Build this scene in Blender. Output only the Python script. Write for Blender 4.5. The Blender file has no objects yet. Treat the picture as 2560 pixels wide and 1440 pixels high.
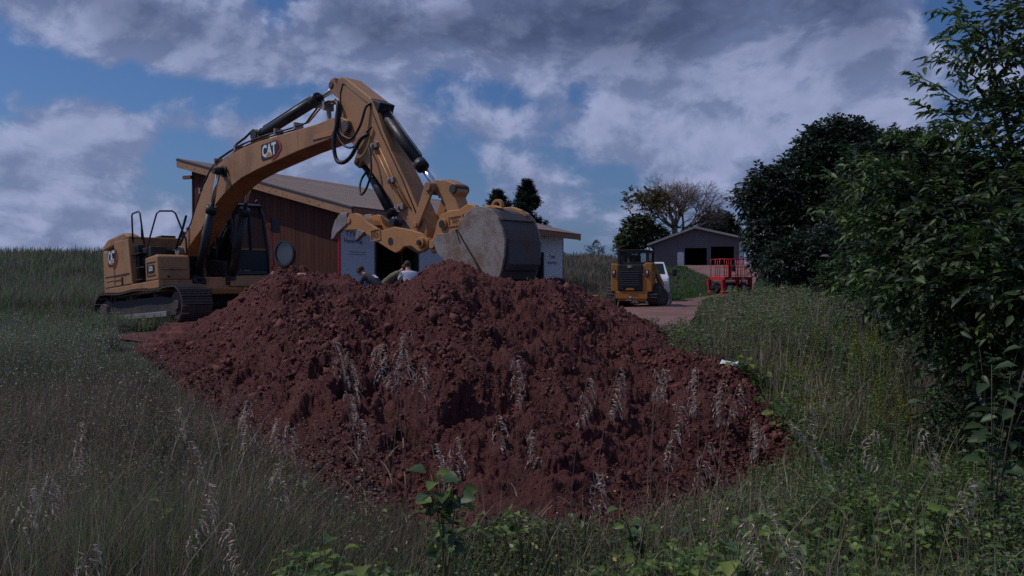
import bpy, bmesh, math, random
import numpy as np
from mathutils import Vector, Matrix
R = math.radians
rnd = random.Random(7)
rng = np.random.default_rng(7)
sc = bpy.context.scene
C = sc.collection

# ------------------------------------------------------------------ camera
ZE = 1.6
cam_d = bpy.data.cameras.new("camera")
cam = bpy.data.objects.new("camera", cam_d)
C.objects.link(cam)
sc.camera = cam
cam_d.sensor_width = 36.0
cam_d.lens = 28.125
cam_d.clip_start = 0.05
cam_d.clip_end = 3000
cam.location = (0, 0, ZE)
cam.rotation_euler = (R(90) - math.atan(30 / 2000), 0, 0)
cam_d.dof.use_dof = False

# ------------------------------------------------------------------ light
SUN_AZ_VEC = Vector((-0.97, 0.10, 0)).normalized()
SUN_EL = R(52)
sun_dir = Vector((SUN_AZ_VEC.x * math.cos(SUN_EL), SUN_AZ_VEC.y * math.cos(SUN_EL), math.sin(SUN_EL)))
sun_d = bpy.data.lights.new("sun", 'SUN')
sun_d.energy = 3.0
sun_d.angle = R(0.6)
sun_d.color = (1.0, 0.92, 0.84)
sun = bpy.data.objects.new("sun", sun_d)
C.objects.link(sun)
sun.rotation_euler = sun_dir.to_track_quat('Z', 'Y').to_euler()
sun.location = (-30, 10, 40)

vs = sc.view_settings
vs.view_transform = 'Standard'
vs.look = 'None'
vs.gamma = 1
vs.use_curve_mapping = False
vs.exposure = -0.6
vs.use_white_balance = True          # the camera's slightly cool balance
vs.white_balance_temperature = 6200
vs.white_balance_tint = 12

# ------------------------------------------------------------------ world
world = bpy.data.worlds.new("World")
sc.world = world
world.use_nodes = True
wt = world.node_tree
wt.nodes.clear()


class NT:
    """small wrapper to write node trees tersely"""
    def __init__(s, tree):
        s.t = tree

    def n(s, kind, **kw):
        nd = s.t.nodes.new(kind)
        for k, v in kw.items():
            setattr(nd, k, v)
        return nd

    def put(s, sock, v):
        if hasattr(v, 'is_output') or hasattr(v, 'links'):
            s.t.links.new(v, sock)
        else:
            sock.default_value = v

    def m(s, op, a, b=None, c=None, clamp=False):
        nd = s.n('ShaderNodeMath', operation=op, use_clamp=clamp)
        s.put(nd.inputs[0], a)
        if b is not None: s.put(nd.inputs[1], b)
        if c is not None: s.put(nd.inputs[2], c)
        return nd.outputs[0]

    def v(s, op, a, b=None):
        nd = s.n('ShaderNodeVectorMath', operation=op)
        s.put(nd.inputs[0], a)
        if b is not None:
            s.put(nd.inputs['Scale'] if op == 'SCALE' else nd.inputs[1], b)
        return nd.outputs[0]

    def noise(s, vec, scale, detail=6, rough=.55, dist=0.0, out=0):
        nd = s.n('ShaderNodeTexNoise')
        s.put(nd.inputs['Vector'], vec)
        nd.inputs['Scale'].default_value = scale
        nd.inputs['Detail'].default_value = detail
        nd.inputs['Roughness'].default_value = rough
        nd.inputs['Distortion'].default_value = dist
        return nd.outputs[out]

    def ramp(s, x, a, b, smooth=True):
        nd = s.n('ShaderNodeMapRange')
        nd.interpolation_type = 'SMOOTHSTEP' if smooth else 'LINEAR'
        s.put(nd.inputs[0], x)
        nd.inputs[1].default_value = a
        nd.inputs[2].default_value = b
        return nd.outputs[0]

    def mix(s, f, a, b, mode='MIX'):
        nd = s.n('ShaderNodeMix', data_type='RGBA', blend_type=mode)
        s.put(nd.inputs[0], f)
        s.put(nd.inputs[6], a if not isinstance(a, tuple) else (*a[:3], 1))
        s.put(nd.inputs[7], b if not isinstance(b, tuple) else (*b[:3], 1))
        return nd.outputs[2]


w = NT(wt)
tc = w.n('ShaderNodeTexCoord')
D = w.v('NORMALIZE', tc.outputs['Generated'])
sep = w.n('ShaderNodeSeparateXYZ')
wt.links.new(D, sep.inputs[0])
az = w.m('ARCTAN2', sep.outputs[0], sep.outputs[1])
el = w.m('ARCSINE', sep.outputs[2])
sky = w.n('ShaderNodeTexSky', sky_type='NISHITA')
sky.sun_disc = False
sky.sun_elevation = SUN_EL
sky.sun_rotation = math.atan2(SUN_AZ_VEC.x, SUN_AZ_VEC.y)
sky.air_density = 1.0
sky.dust_density = 1.2
# cloud coordinates: azimuth / elevation, wispier high up, flatter towards the horizon
cmb = w.n('ShaderNodeCombineXYZ')
w.put(cmb.inputs[0], az)
w.put(cmb.inputs[1], w.m('MULTIPLY', el, 1.45))
P = cmb.outputs[0]
warp = w.noise(P, 3.0, 4, .5, 0, 1)
Pw = w.v('ADD', P, w.v('SCALE', w.v('SUBTRACT', warp, (.5, .5, .5)), 0.14))


def cl_noise(vec):
    a = w.noise(vec, 9.0, 10, .58)
    b = w.noise(vec, 3.2, 4, .5)
    vo = w.n('ShaderNodeTexVoronoi', feature='SMOOTH_F1')
    w.put(vo.inputs['Vector'], vec)
    vo.inputs['Scale'].default_value = 22.0
    vo.inputs['Smoothness'].default_value = .9
    puff = w.m('MULTIPLY', w.m('SUBTRACT', .40, vo.outputs['Distance']), .09)
    return w.m('ADD', w.m('ADD', w.m('MULTIPLY', a, .78), w.m('MULTIPLY', b, .22)), puff)


n0 = cl_noise(Pw)
n1 = cl_noise(w.v('ADD', Pw, (-0.014, 0.026, 0)))


def blob(u, v, ru, rv, amp):
    """a heap (amp>0) or a gap (amp<0) of cloud round a direction given in degrees"""
    a = w.m('DIVIDE', w.m('SUBTRACT', az, R(u)), R(ru))
    b = w.m('DIVIDE', w.m('SUBTRACT', el, R(v)), R(rv))
    d = w.m('ADD', w.m('MULTIPLY', a, a), w.m('MULTIPLY', b, b))
    return w.m('MULTIPLY', w.m('EXPONENT', w.m('MULTIPLY', d, -1.0)), amp)


# az, el, half widths, amount: the heaps and gaps of this afternoon's sky
blobs = [(-29.8, 8.4, 2.0, 1.8, .20), (-26.4, 8.6, 1.6, 1.5, .20), (-28.5, 5.6, 4.0, 1.6, .12), (-22.0, 15.4, 4.0, 2.2, .22), (-29, 18.5, 6, 3.4, .24), (-18.5, 14.0, 2.6, 1.6, .12), (-15.5, 14.8, 2.0, 1.5, .20), (-20.5, 17.2, 2.0, 1.4, .08),
         (-10, 17.5, 6, 2.6, .22), (3, 17.2, 10, 3.4, .30), (14, 16, 10, 5, .26), (24, 14, 5, 6, .18), (-17.5, 19.6, 2.6, 1.2, -.14), (-16.4, 17.0, 1.3, 2.0, -.14), (-20.5, 8.6, 2.2, 2.2, -.16), (-31, 12.6, 4, 1.3, -.16),
         (-25, 12.2, 5, 1.1, -.15), (-17.5, 11.8, 3.0, 1.5, -.10), (-12, 11.2, 2.4, 1.2, .07), (-21, 9.6, 2.6, .8, .12), (-6, 12.6, 3.2, 1.6, -.10), (1.5, 12.4, 3.0, 1.4, -.13), (5.3, 12.8, 1.8, 1.2, -.10), (-4.0, 9.0, 1.8, 1.3, -.08), (-22.0, 6.6, 2.0, 2.0, -.16), (29.0, 16.0, 1.8, 2.6, -.34),
         (-15, 9.4, 5.5, 1.5, .10), (-26, 2.8, 9, 1.8, .12), (-14, 4.6, 5, 1.8, .08), (-9.5, 12.2, 3.0, 1.5, .12), (-1, 11.0, 1.8, 1.5, .13), (8, 10.5, 4.5, 2.0, .12), (14, 8.5, 5.5, 2.2, .10), (20, 10, 6, 2.4, .10), (-3.5, 9.8, 1.5, 1.0, .08), (2, 6.0, 5, 1.6, .06), (10, 5.0, 5, 1.6, .05)]
bsum = None
for bdef in blobs:
    q = blob(*bdef)
    bsum = q if bsum is None else w.m('ADD', bsum, q)
dens = w.m('ADD', n0, bsum)
cover = w.ramp(dens, .425, .58)
thick = w.ramp(dens, .56, .86)
hi = w.ramp(el, R(11), R(17.5))
lowb = w.m('MULTIPLY', bsum, w.m('SUBTRACT', .36, w.m('MULTIPLY', hi, .42)))
lit = w.ramp(w.m('SUBTRACT', w.m('ADD', n0, lowb), n1), -.05, .115)
CL_LIT = (0.52, 0.585, 0.83)
CL_MID = (0.215, 0.27, 0.47)
CL_DARK = (0.088, 0.116, 0.215)
thick = w.m('MULTIPLY', thick, w.m('ADD', .22, w.m('MULTIPLY', hi, .78)))
base = w.mix(thick, CL_MID, CL_DARK)
base = w.mix(w.m('MULTIPLY', w.m('SUBTRACT', 1.0, hi), .45), base, (0.33, 0.395, 0.61))
litf = w.m('MULTIPLY', lit, w.m('SUBTRACT', 1.0, w.m('MULTIPLY', thick, .75)))
ccol = w.mix(litf, base, CL_LIT)
fine = w.noise(Pw, 30, 5, .6)
ccol = w.mix(w.m('MULTIPLY', w.ramp(fine, .35, .7), .25), ccol, CL_MID)
skyc = w.mix(1.0, sky.outputs[0], (0.044, 0.065, 0.097), 'MULTIPLY')
# thin veil towards the horizon
skyc = w.mix(w.m('MULTIPLY', w.ramp(el, R(12), R(0)), .6), skyc, (0.19, 0.275, 0.49))
fin = w.mix(w.m('MULTIPLY', cover, .93), skyc, ccol)
bg = w.n('ShaderNodeBackground')
wt.links.new(fin, bg.inputs[0])
bg.inputs[1].default_value = 1.0
wo = w.n('ShaderNodeOutputWorld')
wt.links.new(bg.outputs[0], wo.inputs[0])

sc.cycles.use_denoising = False
sc.cycles.max_bounces = 5
sc.cycles.diffuse_bounces = 2
sc.cycles.transparent_max_bounces = 6
sc.cycles.caustics_reflective = False
sc.cycles.caustics_refractive = False


# ------------------------------------------------------------------ materials
def new_mat(name):
    m = bpy.data.materials.new(name)
    m.use_nodes = True
    m.node_tree.nodes.clear()
    return m, NT(m.node_tree)


def finish(m, t, col, rough=.6, metal=0.0, bump=None, bump_d=.01, spec=.5, trans=0.0):
    p = t.n('ShaderNodeBsdfPrincipled')
    t.put(p.inputs['Base Color'], (*col[:3], 1) if isinstance(col, tuple) else col)
    t.put(p.inputs['Roughness'], rough)
    t.put(p.inputs['Metallic'], metal)
    p.inputs['Specular IOR Level'].default_value = spec
    if bump is not None:
        b = t.n('ShaderNodeBump')
        b.inputs['Distance'].default_value = bump_d
        b.inputs['Strength'].default_value = 1.0
        t.put(b.inputs['Height'], bump)
        t.t.links.new(b.outputs[0], p.inputs['Normal'])
    sh = p.outputs[0]
    if trans > 0:
        tr = t.n('ShaderNodeBsdfTranslucent')
        t.put(tr.inputs[0], (*col[:3], 1) if isinstance(col, tuple) else col)
        mx = t.n('ShaderNodeMixShader')
        mx.inputs[0].default_value = trans
        t.t.links.new(sh, mx.inputs[1])
        t.t.links.new(tr.outputs[0], mx.inputs[2])
        sh = mx.outputs[0]
    o = t.n('ShaderNodeOutputMaterial')
    t.t.links.new(sh, o.inputs[0])
    return m


def worn(name, col, dirt, amount=.5, rough=.5, metal=0.0, scale=3.0, bump=.002, spec=.5, fine=40):
    """paint or steel with patchy dirt and fine relief"""
    m, t = new_mat(name)
    o = t.n('ShaderNodeTexCoord').outputs['Object']
    a = t.noise(o, scale, 8, .65)
    b = t.noise(o, fine, 4, .6)
    f = t.m('MULTIPLY', t.ramp(t.m('ADD', a, t.m('MULTIPLY', t.m('SUBTRACT', b, .5), .5)), .62 - .35 * amount, .80 - .2 * amount), min(1, .35 + amount))
    c = t.mix(f, col, dirt)
    c = t.mix(t.m('MULTIPLY', b, .25), c, tuple(x * .6 for x in col))
    rg = t.m('ADD', rough, t.m('MULTIPLY', f, .9 - rough), clamp=True)
    return finish(m, t, c, rg, metal, b, bump, spec)


DUST = (.15, .085, .055)
M = {}
M['yellow'] = worn('machine_yellow', (.46, .225, .088), (.23, .13, .085), .5, .42, scale=1.6)
M['yellow_clean'] = worn('yellow_new', (.50, .20, .035), (.26, .12, .05), .35, .4, scale=2.0)
M['tooluyellow'] = worn('tool_yellow', (.50, .23, .075), (.25, .14, .085), .35, .35, scale=3.0)
M['black'] = worn('black_paint', (.018, .019, .022), (.06, .045, .04), .35, .45, scale=3)
M['rubber'] = worn('rubber_hose', (.014, .014, .016), (.05, .04, .035), .3, .55, scale=6)
M['steel'] = worn('worn_steel', (.33, .31, .32), (.17, .115, .10), .55, .55, .15, scale=2.6, bump=.004)
M['bucket_steel'] = worn('bucket_steel', (.31, .28, .265), (.19, .115, .08), .68, .55, .1, scale=3.2, bump=.004)
M['shadedsteel'] = worn('bucket_shell_shaded_steel', (.10, .095, .098), (.15, .09, .07), .6, .6, .1, scale=2)  # darker copy of the bucket steel: shade on the shell put into the colour
M['tracksteel'] = worn('track_steel', (.10, .085, .085), (.17, .10, .085), .6, .6, .3, scale=4, bump=.006)
M['undercar'] = worn('undercarriage', (.035, .033, .036), (.11, .07, .06), .55, .7, scale=3, bump=.006)
M['chrome'] = finish(*new_mat('chrome_rod'), (.75, .76, .80), .18, 1.0)
M['white'] = worn('white_paint', (.78, .78, .80), (.4, .33, .3), .15, .35, scale=2)
M['silver'] = worn('silver_white_paint', (.74, .75, .78), (.35, .3, .28), .18, .35, scale=2)
M['red'] = worn('red_paint', (.55, .018, .025), (.22, .03, .03), .25, .45, scale=3)
M['darkred'] = worn('barn_red', (.13, .020, .02), (.06, .03, .03), .4, .8, scale=3)
M['print_white'] = finish(*new_mat('print_white'), (.8, .8, .82), .5)
M['print_black'] = finish(*new_mat('print_black'), (.015, .015, .017), .5)
M['print_red'] = finish(*new_mat('print_red'), (.45, .02, .03), .5)
M['print_blue'] = finish(*new_mat('print_blue'), (.06, .07, .14), .6)
M['tan'] = finish(*new_mat('print_tan'), (.45, .25, .08), .5)
M['hivis'] = finish(*new_mat('hi_vis_green'), (.10, .62, .12), .8)
M['skin'] = finish(*new_mat('skin'), (.48, .24, .17), .6)
M['hair'] = finish(*new_mat('dark_hair'), (.05, .03, .022), .8)
M['denim'] = worn('denim', (.05, .07, .12), (.03, .04, .07), .4, .9)
M['tee'] = worn('white_tee', (.66, .68, .78), (.5, .5, .6), .3, .9)
M['darkjacket'] = worn('dark_jacket', (.06, .06, .075), (.035, .035, .04), .4, .9)
M['khaki'] = worn('khaki_shirt', (.16, .13, .08), (.08, .07, .05), .4, .9)
M['cap'] = worn('grey_cap', (.16, .17, .20), (.1, .1, .12), .4, .9)
M['amber'] = finish(*new_mat('tail_lamp'), (.35, .03, .02), .25)
M['lens'] = finish(*new_mat('lamp_lens'), (.7, .7, .72), .2)


def glass_mat(name, tint, alpha, ior=1.22):
    m, t = new_mat(name)
    g = t.n('ShaderNodeBsdfGlossy')
    g.inputs['Roughness'].default_value = .04
    g.inputs['Color'].default_value = (.9, .9, .9, 1)
    tr = t.n('ShaderNodeBsdfTransparent')
    tr.inputs[0].default_value = (*tint, 1)
    df = t.n('ShaderNodeBsdfDiffuse')
    df.inputs[0].default_value = (.03, .035, .04, 1)
    m1 = t.n('ShaderNodeMixShader')
    m1.inputs[0].default_value = alpha
    t.t.links.new(tr.outputs[0], m1.inputs[1])
    t.t.links.new(df.outputs[0], m1.inputs[2])
    fr = t.n('ShaderNodeFresnel')
    fr.inputs[0].default_value = ior
    m2 = t.n('ShaderNodeMixShader')
    t.t.links.new(fr.outputs[0], m2.inputs[0])
    t.t.links.new(m1.outputs[0], m2.inputs[1])
    t.t.links.new(g.outputs[0], m2.inputs[2])
    o = t.n('ShaderNodeOutputMaterial')
    t.t.links.new(m2.outputs[0], o.inputs[0])
    return m


M['glass'] = glass_mat('cab_glass', (.62, .68, .68), .12)
M['darkglass'] = glass_mat('dark_glass', (.12, .14, .14), .7)


def soil_mat(name, c1, c2, c3, scale=1.0, bump=.02):
    m, t = new_mat(name)
    o = t.n('ShaderNodeTexCoord').outputs['Object']
    a = t.noise(o, .9 * scale, 6, .6)
    b = t.noise(o, 17 * scale, 9, .75)
    c = t.noise(o, 70 * scale, 5, .7)
    col = t.mix(t.ramp(a, .35, .62), c1, c2)
    dr = t.noise(o, 2.6 * scale, 5, .65, .8)
    col = t.mix(t.m('MULTIPLY', t.ramp(dr, .50, .66), .55), col, c3)
    col = t.mix(t.m('MULTIPLY', t.ramp(dr, .46, .36), .6), col, tuple(q * .62 for q in c1))
    col = t.mix(t.m('MULTIPLY', t.ramp(b, .45, .75), .8), col, c3)
    col = t.mix(t.m('MULTIPLY', t.ramp(c, .35, .7), .35), col, c1)
    h = t.m('ADD', t.m('MULTIPLY', b, .7), t.m('MULTIPLY', c, .3))
    return finish(m, t, col, .95, 0, h, bump, .15)


M['soil'] = soil_mat('red_clay_soil', (.098, .036, .033), (.150, .056, .050), (.200, .086, .076), 1.0, .07)
M['clod'] = soil_mat('red_clay_clod', (.102, .039, .034), (.175, .068, .057), (.235, .108, .092), 2.0, .012)
M['road'] = soil_mat('red_gravel', (.17, .095, .085), (.23, .135, .12), (.28, .18, .165), .6, .03)
M['ground'] = soil_mat('meadow_soil', (.030, .038, .022), (.045, .052, .026), (.060, .052, .034), .8, .03)
M['stone'] = worn('pink_stone', (.48, .25, .20), (.3, .14, .12), .4, .8)


def board_mat(name, c1, c2, c3, stretch=(1, 1, .08), scale=9.0, rough=.8):
    m, t = new_mat(name)
    o = t.n('ShaderNodeTexCoord').outputs['Object']
    inf = t.n('ShaderNodeObjectInfo').outputs['Random']
    mp = t.n('ShaderNodeMapping')
    t.put(mp.inputs['Vector'], o)
    mp.inputs['Scale'].default_value = stretch
    cb = t.n('ShaderNodeCombineXYZ')
    t.put(cb.inputs[0], t.m('MULTIPLY', inf, 37.0))
    t.put(cb.inputs[1], t.m('MULTIPLY', inf, 11.0))
    v = t.v('ADD', mp.outputs[0], cb.outputs[0])
    a = t.noise(v, scale, 8, .7, .6)
    col = t.mix(t.ramp(a, .35, .65), c1, c2)
    col = t.mix(t.m('MULTIPLY', inf, .7), col, c3)
    return finish(m, t, col, rough, 0, a, .004, .3)


M['cedar'] = board_mat('red_cedar_siding', (.105, .034, .022), (.165, .054, .033), (.075, .027, .020))
M['pine'] = board_mat('new_pine', (.56, .31, .17), (.46, .23, .12), (.60, .36, .21), (1, .12, 1), 12)
M['ply'] = board_mat('brown_fascia', (.30, .15, .09), (.22, .10, .06), (.26, .13, .08), (.12, 1, 1), 8)
M['stake'] = board_mat('stake_wood', (.5, .33, .2), (.42, .27, .16), (.5, .33, .2))
M['bark'] = board_mat('bark', (.07, .055, .045), (.12, .095, .075), (.05, .04, .035), (1, 1, .2), 14, .95)
M['twig'] = board_mat('grey_twigs', (.17, .125, .105), (.23, .17, .14), (.14, .10, .085), (1, 1, 1), 3, .95)


def shingle_mat():
    m, t = new_mat('tan_shingles')
    o = t.n('ShaderNodeTexCoord').outputs['Object']
    inf = t.n('ShaderNodeObjectInfo').outputs['Random']
    a = t.noise(o, 3, 6, .7)
    b = t.noise(o, 45, 3, .6)
    col = t.mix(t.ramp(a, .3, .7), (.30, .225, .185), (.38, .29, .24))
    col = t.mix(t.m('MULTIPLY', inf, .45), col, (.22, .175, .16))
    col = t.mix(t.m('MULTIPLY', b, .4), col, (.19, .15, .14))
    return finish(m, t, col, .9, 0, b, .004, .2)


M['shingle'] = shingle_mat()
M['wrap'] = worn('house_wrap_white', (.60, .62, .70), (.52, .52, .58), .1, .75, scale=1.5, bump=.0012, fine=9)
M['drip'] = worn('dark_metal_trim', (.05, .055, .065), (.08, .08, .09), .2, .4)
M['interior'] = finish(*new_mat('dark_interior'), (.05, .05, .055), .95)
M['gsiding'] = worn('grey_siding', (.155, .14, .155), (.125, .115, .125), .4, .85, scale=1.2, bump=.003)
M['groof'] = worn('grey_roof', (.30, .27, .25), (.2, .18, .17), .4, .85, scale=1.2)
M['trim'] = worn('tan_trim', (.46, .42, .38), (.36, .33, .3), .3, .7, scale=1.2)


def leaf_mat(name, trans=.3, rough=.5, spec=.4):
    """colour per leaf from the mesh attribute 'tint'"""
    m, t = new_mat(name)
    at = t.n('ShaderNodeAttribute', attribute_name='tint')
    return finish(m, t, at.outputs['Color'], rough, 0, None, .01, spec, trans)


M['leaf'] = leaf_mat('leaves', .32)
M['grass'] = leaf_mat('grass_blades', .35, .6, .25)
M['dry'] = leaf_mat('dry_grass', .3, .8, .15)
M['petal'] = leaf_mat('petals', .2, .8, .1)


# ------------------------------------------------------------------ object helpers
def props(o, label=None, cat=None, group=None, kind=None):
    if label: o['label'] = label
    if cat: o['category'] = cat
    if group: o['group'] = group
    if kind: o['kind'] = kind
    return o


def empty(name, loc=(0, 0, 0), rz=0.0, label=None, cat=None, group=None, mat=None):
    o = bpy.data.objects.new(name, None)
    o.empty_display_size = .2
    C.objects.link(o)
    if mat is not None:
        o.matrix_world = mat
    else:
        o.location = loc
        o.rotation_euler = (0, 0, rz)
    return props(o, label, cat, group)


class MB:
    def __init__(s):
        s.v = []; s.f = []; s.mi = []; s.sm = []
        s.cur = 0; s.smooth = False

    def add(s, vs_, fs_, smooth=None):
        b = len(s.v)
        s.v.extend([tuple(p) for p in vs_])
        for f in fs_:
            s.f.append([b + i for i in f]); s.mi.append(s.cur)
            s.sm.append(s.smooth if smooth is None else smooth)
        return s

    def box(s, a, b, mat=None):
        (x0, y0, z0), (x1, y1, z1) = a, b
        vs_ = [Vector(p) for p in [(x0, y0, z0), (x1, y0, z0), (x1, y1, z0), (x0, y1, z0), (x0, y0, z1), (x1, y0, z1), (x1, y1, z1), (x0, y1, z1)]]
        if mat is not None: vs_ = [mat @ p for p in vs_]
        return s.add(vs_, [(0, 3, 2, 1), (4, 5, 6, 7), (0, 1, 5, 4), (1, 2, 6, 5), (2, 3, 7, 6), (3, 0, 4, 7)], False)

    def prism(s, poly, y0, y1):
        """polygon in x-z pulled from y0 to y1"""
        n = len(poly)
        vs_ = [(x, y0, z) for x, z in poly] + [(x, y1, z) for x, z in poly]
        fs_ = [tuple(range(n)), tuple(range(2 * n - 1, n - 1, -1))]
        fs_ += [(i, i + n, (i + 1) % n + n, (i + 1) % n) for i in range(n)]
        return s.add(vs_, fs_, False)

    def vprism(s, poly, z0, z1):
        n = len(poly)
        vs_ = [(x, y, z0) for x, y in poly] + [(x, y, z1) for x, y in poly]
        fs_ = [tuple(range(n)), tuple(range(2 * n - 1, n - 1, -1))]
        fs_ += [(i, i + n, (i + 1) % n + n, (i + 1) % n) for i in range(n)]
        return s.add(vs_, fs_, False)

    def cyl(s, p0, p1, r, r1=None, n=14, cap=True):
        p0, p1 = Vector(p0), Vector(p1)
        r1 = r if r1 is None else r1
        d = (p1 - p0).normalized()
        u = d.orthogonal().normalized(); w_ = d.cross(u)
        vs_ = []
        for q, rr in ((p0, r), (p1, r1)):
            for k in range(n):
                a = 2 * math.pi * k / n
                vs_.append(q + (u * math.cos(a) + w_ * math.sin(a)) * rr)
        b = len(s.v)
        s.add(vs_, [(k, (k + 1) % n, n + (k + 1) % n, n + k) for k in range(n)], True)
        if cap:
            s.f.append([b + k for k in range(n)][::-1]); s.mi.append(s.cur); s.sm.append(False)
            s.f.append([b + n + k for k in range(n)]); s.mi.append(s.cur); s.sm.append(False)
        return s

    def tube(s, pts, r, n=8, taper=None):
        pts = [Vector(p) for p in pts]
        m = len(pts)
        t0 = (pts[1] - pts[0]).normalized()
        u = t0.orthogonal().normalized()
        vs_ = []
        for i, p in enumerate(pts):
            t = (pts[min(i + 1, m - 1)] - pts[max(i - 1, 0)])
            t = t.normalized() if t.length > 1e-9 else t0
            u = (u - t * u.dot(t))
            u = u.normalized() if u.length > 1e-6 else t.orthogonal().normalized()
            w_ = t.cross(u)
            rr = r if taper is None else r + (taper - r) * i / (m - 1)
            for k in range(n):
                a = 2 * math.pi * k / n
                vs_.append(p + (u * math.cos(a) + w_ * math.sin(a)) * rr)
        fs_ = []
        for i in range(m - 1):
            for k in range(n):
                fs_.append((i * n + k, i * n + (k + 1) % n, (i + 1) * n + (k + 1) % n, (i + 1) * n + k))
        b = len(s.v)
        s.add(vs_, fs_, True)
        s.f.append([b + k for k in range(n)][::-1]); s.mi.append(s.cur); s.sm.append(False)
        s.f.append([b + (m - 1) * n + k for k in range(n)]); s.mi.append(s.cur); s.sm.append(False)
        return s

    def sphere(s, c, r, sx=1, sy=1, sz=1, n=12, m=8):
        vs_ = [(c[0], c[1], c[2] + r * sz)]
        for i in range(1, m):
            ph = math.pi * i / m
            for k in range(n):
                a = 2 * math.pi * k / n
                vs_.append((c[0] + r * sx * math.sin(ph) * math.cos(a), c[1] + r * sy * math.sin(ph) * math.sin(a), c[2] + r * sz * math.cos(ph)))
        vs_.append((c[0], c[1], c[2] - r * sz))
        fs_ = [(0, 1 + k, 1 + (k + 1) % n) for k in range(n)]
        for i in range(m - 2):
            for k in range(n):
                fs_.append((1 + i * n + k, 1 + (i + 1) * n + k, 1 + (i + 1) * n + (k + 1) % n, 1 + i * n + (k + 1) % n))
        e = len(vs_) - 1
        fs_ += [(e, 1 + (m - 2) * n + (k + 1) % n, 1 + (m - 2) * n + k) for k in range(n)]
        return s.add(vs_, fs_, True)

    def mesh(s, name, mats):
        me = bpy.data.meshes.new(name)
        me.from_pydata(s.v, [], s.f)
        for m_ in (mats if isinstance(mats, (list, tuple)) else [mats]):
            me.materials.append(m_)
        me.polygons.foreach_set('material_index', s.mi)
        me.polygons.foreach_set('use_smooth', s.sm)
        me.validate()
        bm = bmesh.new(); bm.from_mesh(me)
        bmesh.ops.recalc_face_normals(bm, faces=bm.faces)
        bm.to_mesh(me); bm.free()
        return me

    def build(s, name, mats, parent=None, bevel=0.0, **kw):
        o = bpy.data.objects.new(name, s.mesh(name, mats))
        C.objects.link(o)
        if parent is not None: o.parent = parent
        if bevel > 0:
            b = o.modifiers.new('bevel', 'BEVEL')
            b.width = bevel; b.segments = 2; b.limit_method = 'ANGLE'; b.angle_limit = R(35)
        return props(o, **kw)


def np_mesh(name, verts, faces_flat, loop_counts, mat, tint=None, smooth=False):
    """fast mesh from numpy arrays; tint is one colour per vertex"""
    me = bpy.data.meshes.new(name)
    me.vertices.add(len(verts))
    me.vertices.foreach_set('co', np.asarray(verts, dtype=np.float32).ravel())
    me.loops.add(len(faces_flat))
    me.loops.foreach_set('vertex_index', np.asarray(faces_flat, dtype=np.int32))
    me.polygons.add(len(loop_counts))
    st = np.concatenate([[0], np.cumsum(loop_counts)[:-1]]).astype(np.int32)
    me.polygons.foreach_set('loop_start', st)
    me.polygons.foreach_set('loop_total', np.asarray(loop_counts, dtype=np.int32))
    if smooth: me.polygons.foreach_set('use_smooth', np.ones(len(loop_counts), dtype=bool))
    me.update(calc_edges=True)
    if tint is not None:
        a = me.attributes.new('tint', 'FLOAT_COLOR', 'POINT')
        t4 = np.ones((len(verts), 4), dtype=np.float32); t4[:, :3] = tint
        a.data.foreach_set('color', t4.ravel())
    me.materials.append(mat)
    return me


def link(name, me, parent=None, **kw):
    o = bpy.data.objects.new(name, me)
    C.objects.link(o)
    if parent is not None: o.parent = parent
    return props(o, **kw)


def copy_tree(o, parent=None):
    c = o.copy(); C.objects.link(c)
    c.parent = parent
    if parent is not None: c.matrix_parent_inverse = o.matrix_parent_inverse.copy()
    for ch in list(o.children): copy_tree(ch, c)
    return c


def text_obj(body, size, mat, parent, mtx, thick=0.0, name='lettering', width=None):
    cu = bpy.data.curves.new(name, 'FONT')
    cu.body = body; cu.size = size; cu.offset = thick; cu.resolution_u = 2
    cu.align_x = 'CENTER'; cu.align_y = 'CENTER'
    tmp = bpy.data.objects.new('tmp_text', cu)
    me = bpy.data.meshes.new_from_object(tmp)
    bpy.data.objects.remove(tmp)
    if width:
        xs = [v_.co.x for v_ in me.vertices]
        k = width / (max(xs) - min(xs))
        for v_ in me.vertices: v_.co.x *= k
    me.materials.clear(); me.materials.append(mat)
    o = link(name, me, parent)
    o.matrix_local = mtx
    return o


# ------------------------------------------------------------------ value noise in numpy
def _hash(ix, iy, seed):
    h = (ix.astype(np.int64) * 374761393 + iy.astype(np.int64) * 668265263 + seed * 1274126177) & 0xffffffff
    h = ((h ^ (h >> 13)) * 1274126177) & 0xffffffff
    return ((h ^ (h >> 16)) & 0xffff) / 65535.0


def vnoise(x, y, seed=0):
    ix = np.floor(x); iy = np.floor(y)
    fx = x - ix; fy = y - iy
    fx = fx * fx * (3 - 2 * fx); fy = fy * fy * (3 - 2 * fy)
    a = _hash(ix, iy, seed); b = _hash(ix + 1, iy, seed); c = _hash(ix, iy + 1, seed); d = _hash(ix + 1, iy + 1, seed)
    return (a * (1 - fx) + b * fx) * (1 - fy) + (c * (1 - fx) + d * fx) * fy


def fbm(x, y, oct=4, seed=0):
    s = 0; a = .5
    for k in range(oct):
        s = s + a * vnoise(x * 2 ** k, y * 2 ** k, seed + k * 17)
        a *= .5
    return s


def worley(x, y, seed=0):
    ix = np.floor(x); iy = np.floor(y)
    best = np.full(x.shape, 9.0); val = np.zeros(x.shape)
    for dx in (-1, 0, 1):
        for dy in (-1, 0, 1):
            cx_ = ix + dx; cy_ = iy + dy
            px_ = cx_ + _hash(cx_, cy_, seed); py_ = cy_ + _hash(cx_, cy_, seed + 7)
            d = (px_ - x) ** 2 + (py_ - y) ** 2
            hv = _hash(cx_, cy_, seed + 13)
            k = d < best
            best = np.where(k, d, best); val = np.where(k, hv, val)
    return np.sqrt(best), val


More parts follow.
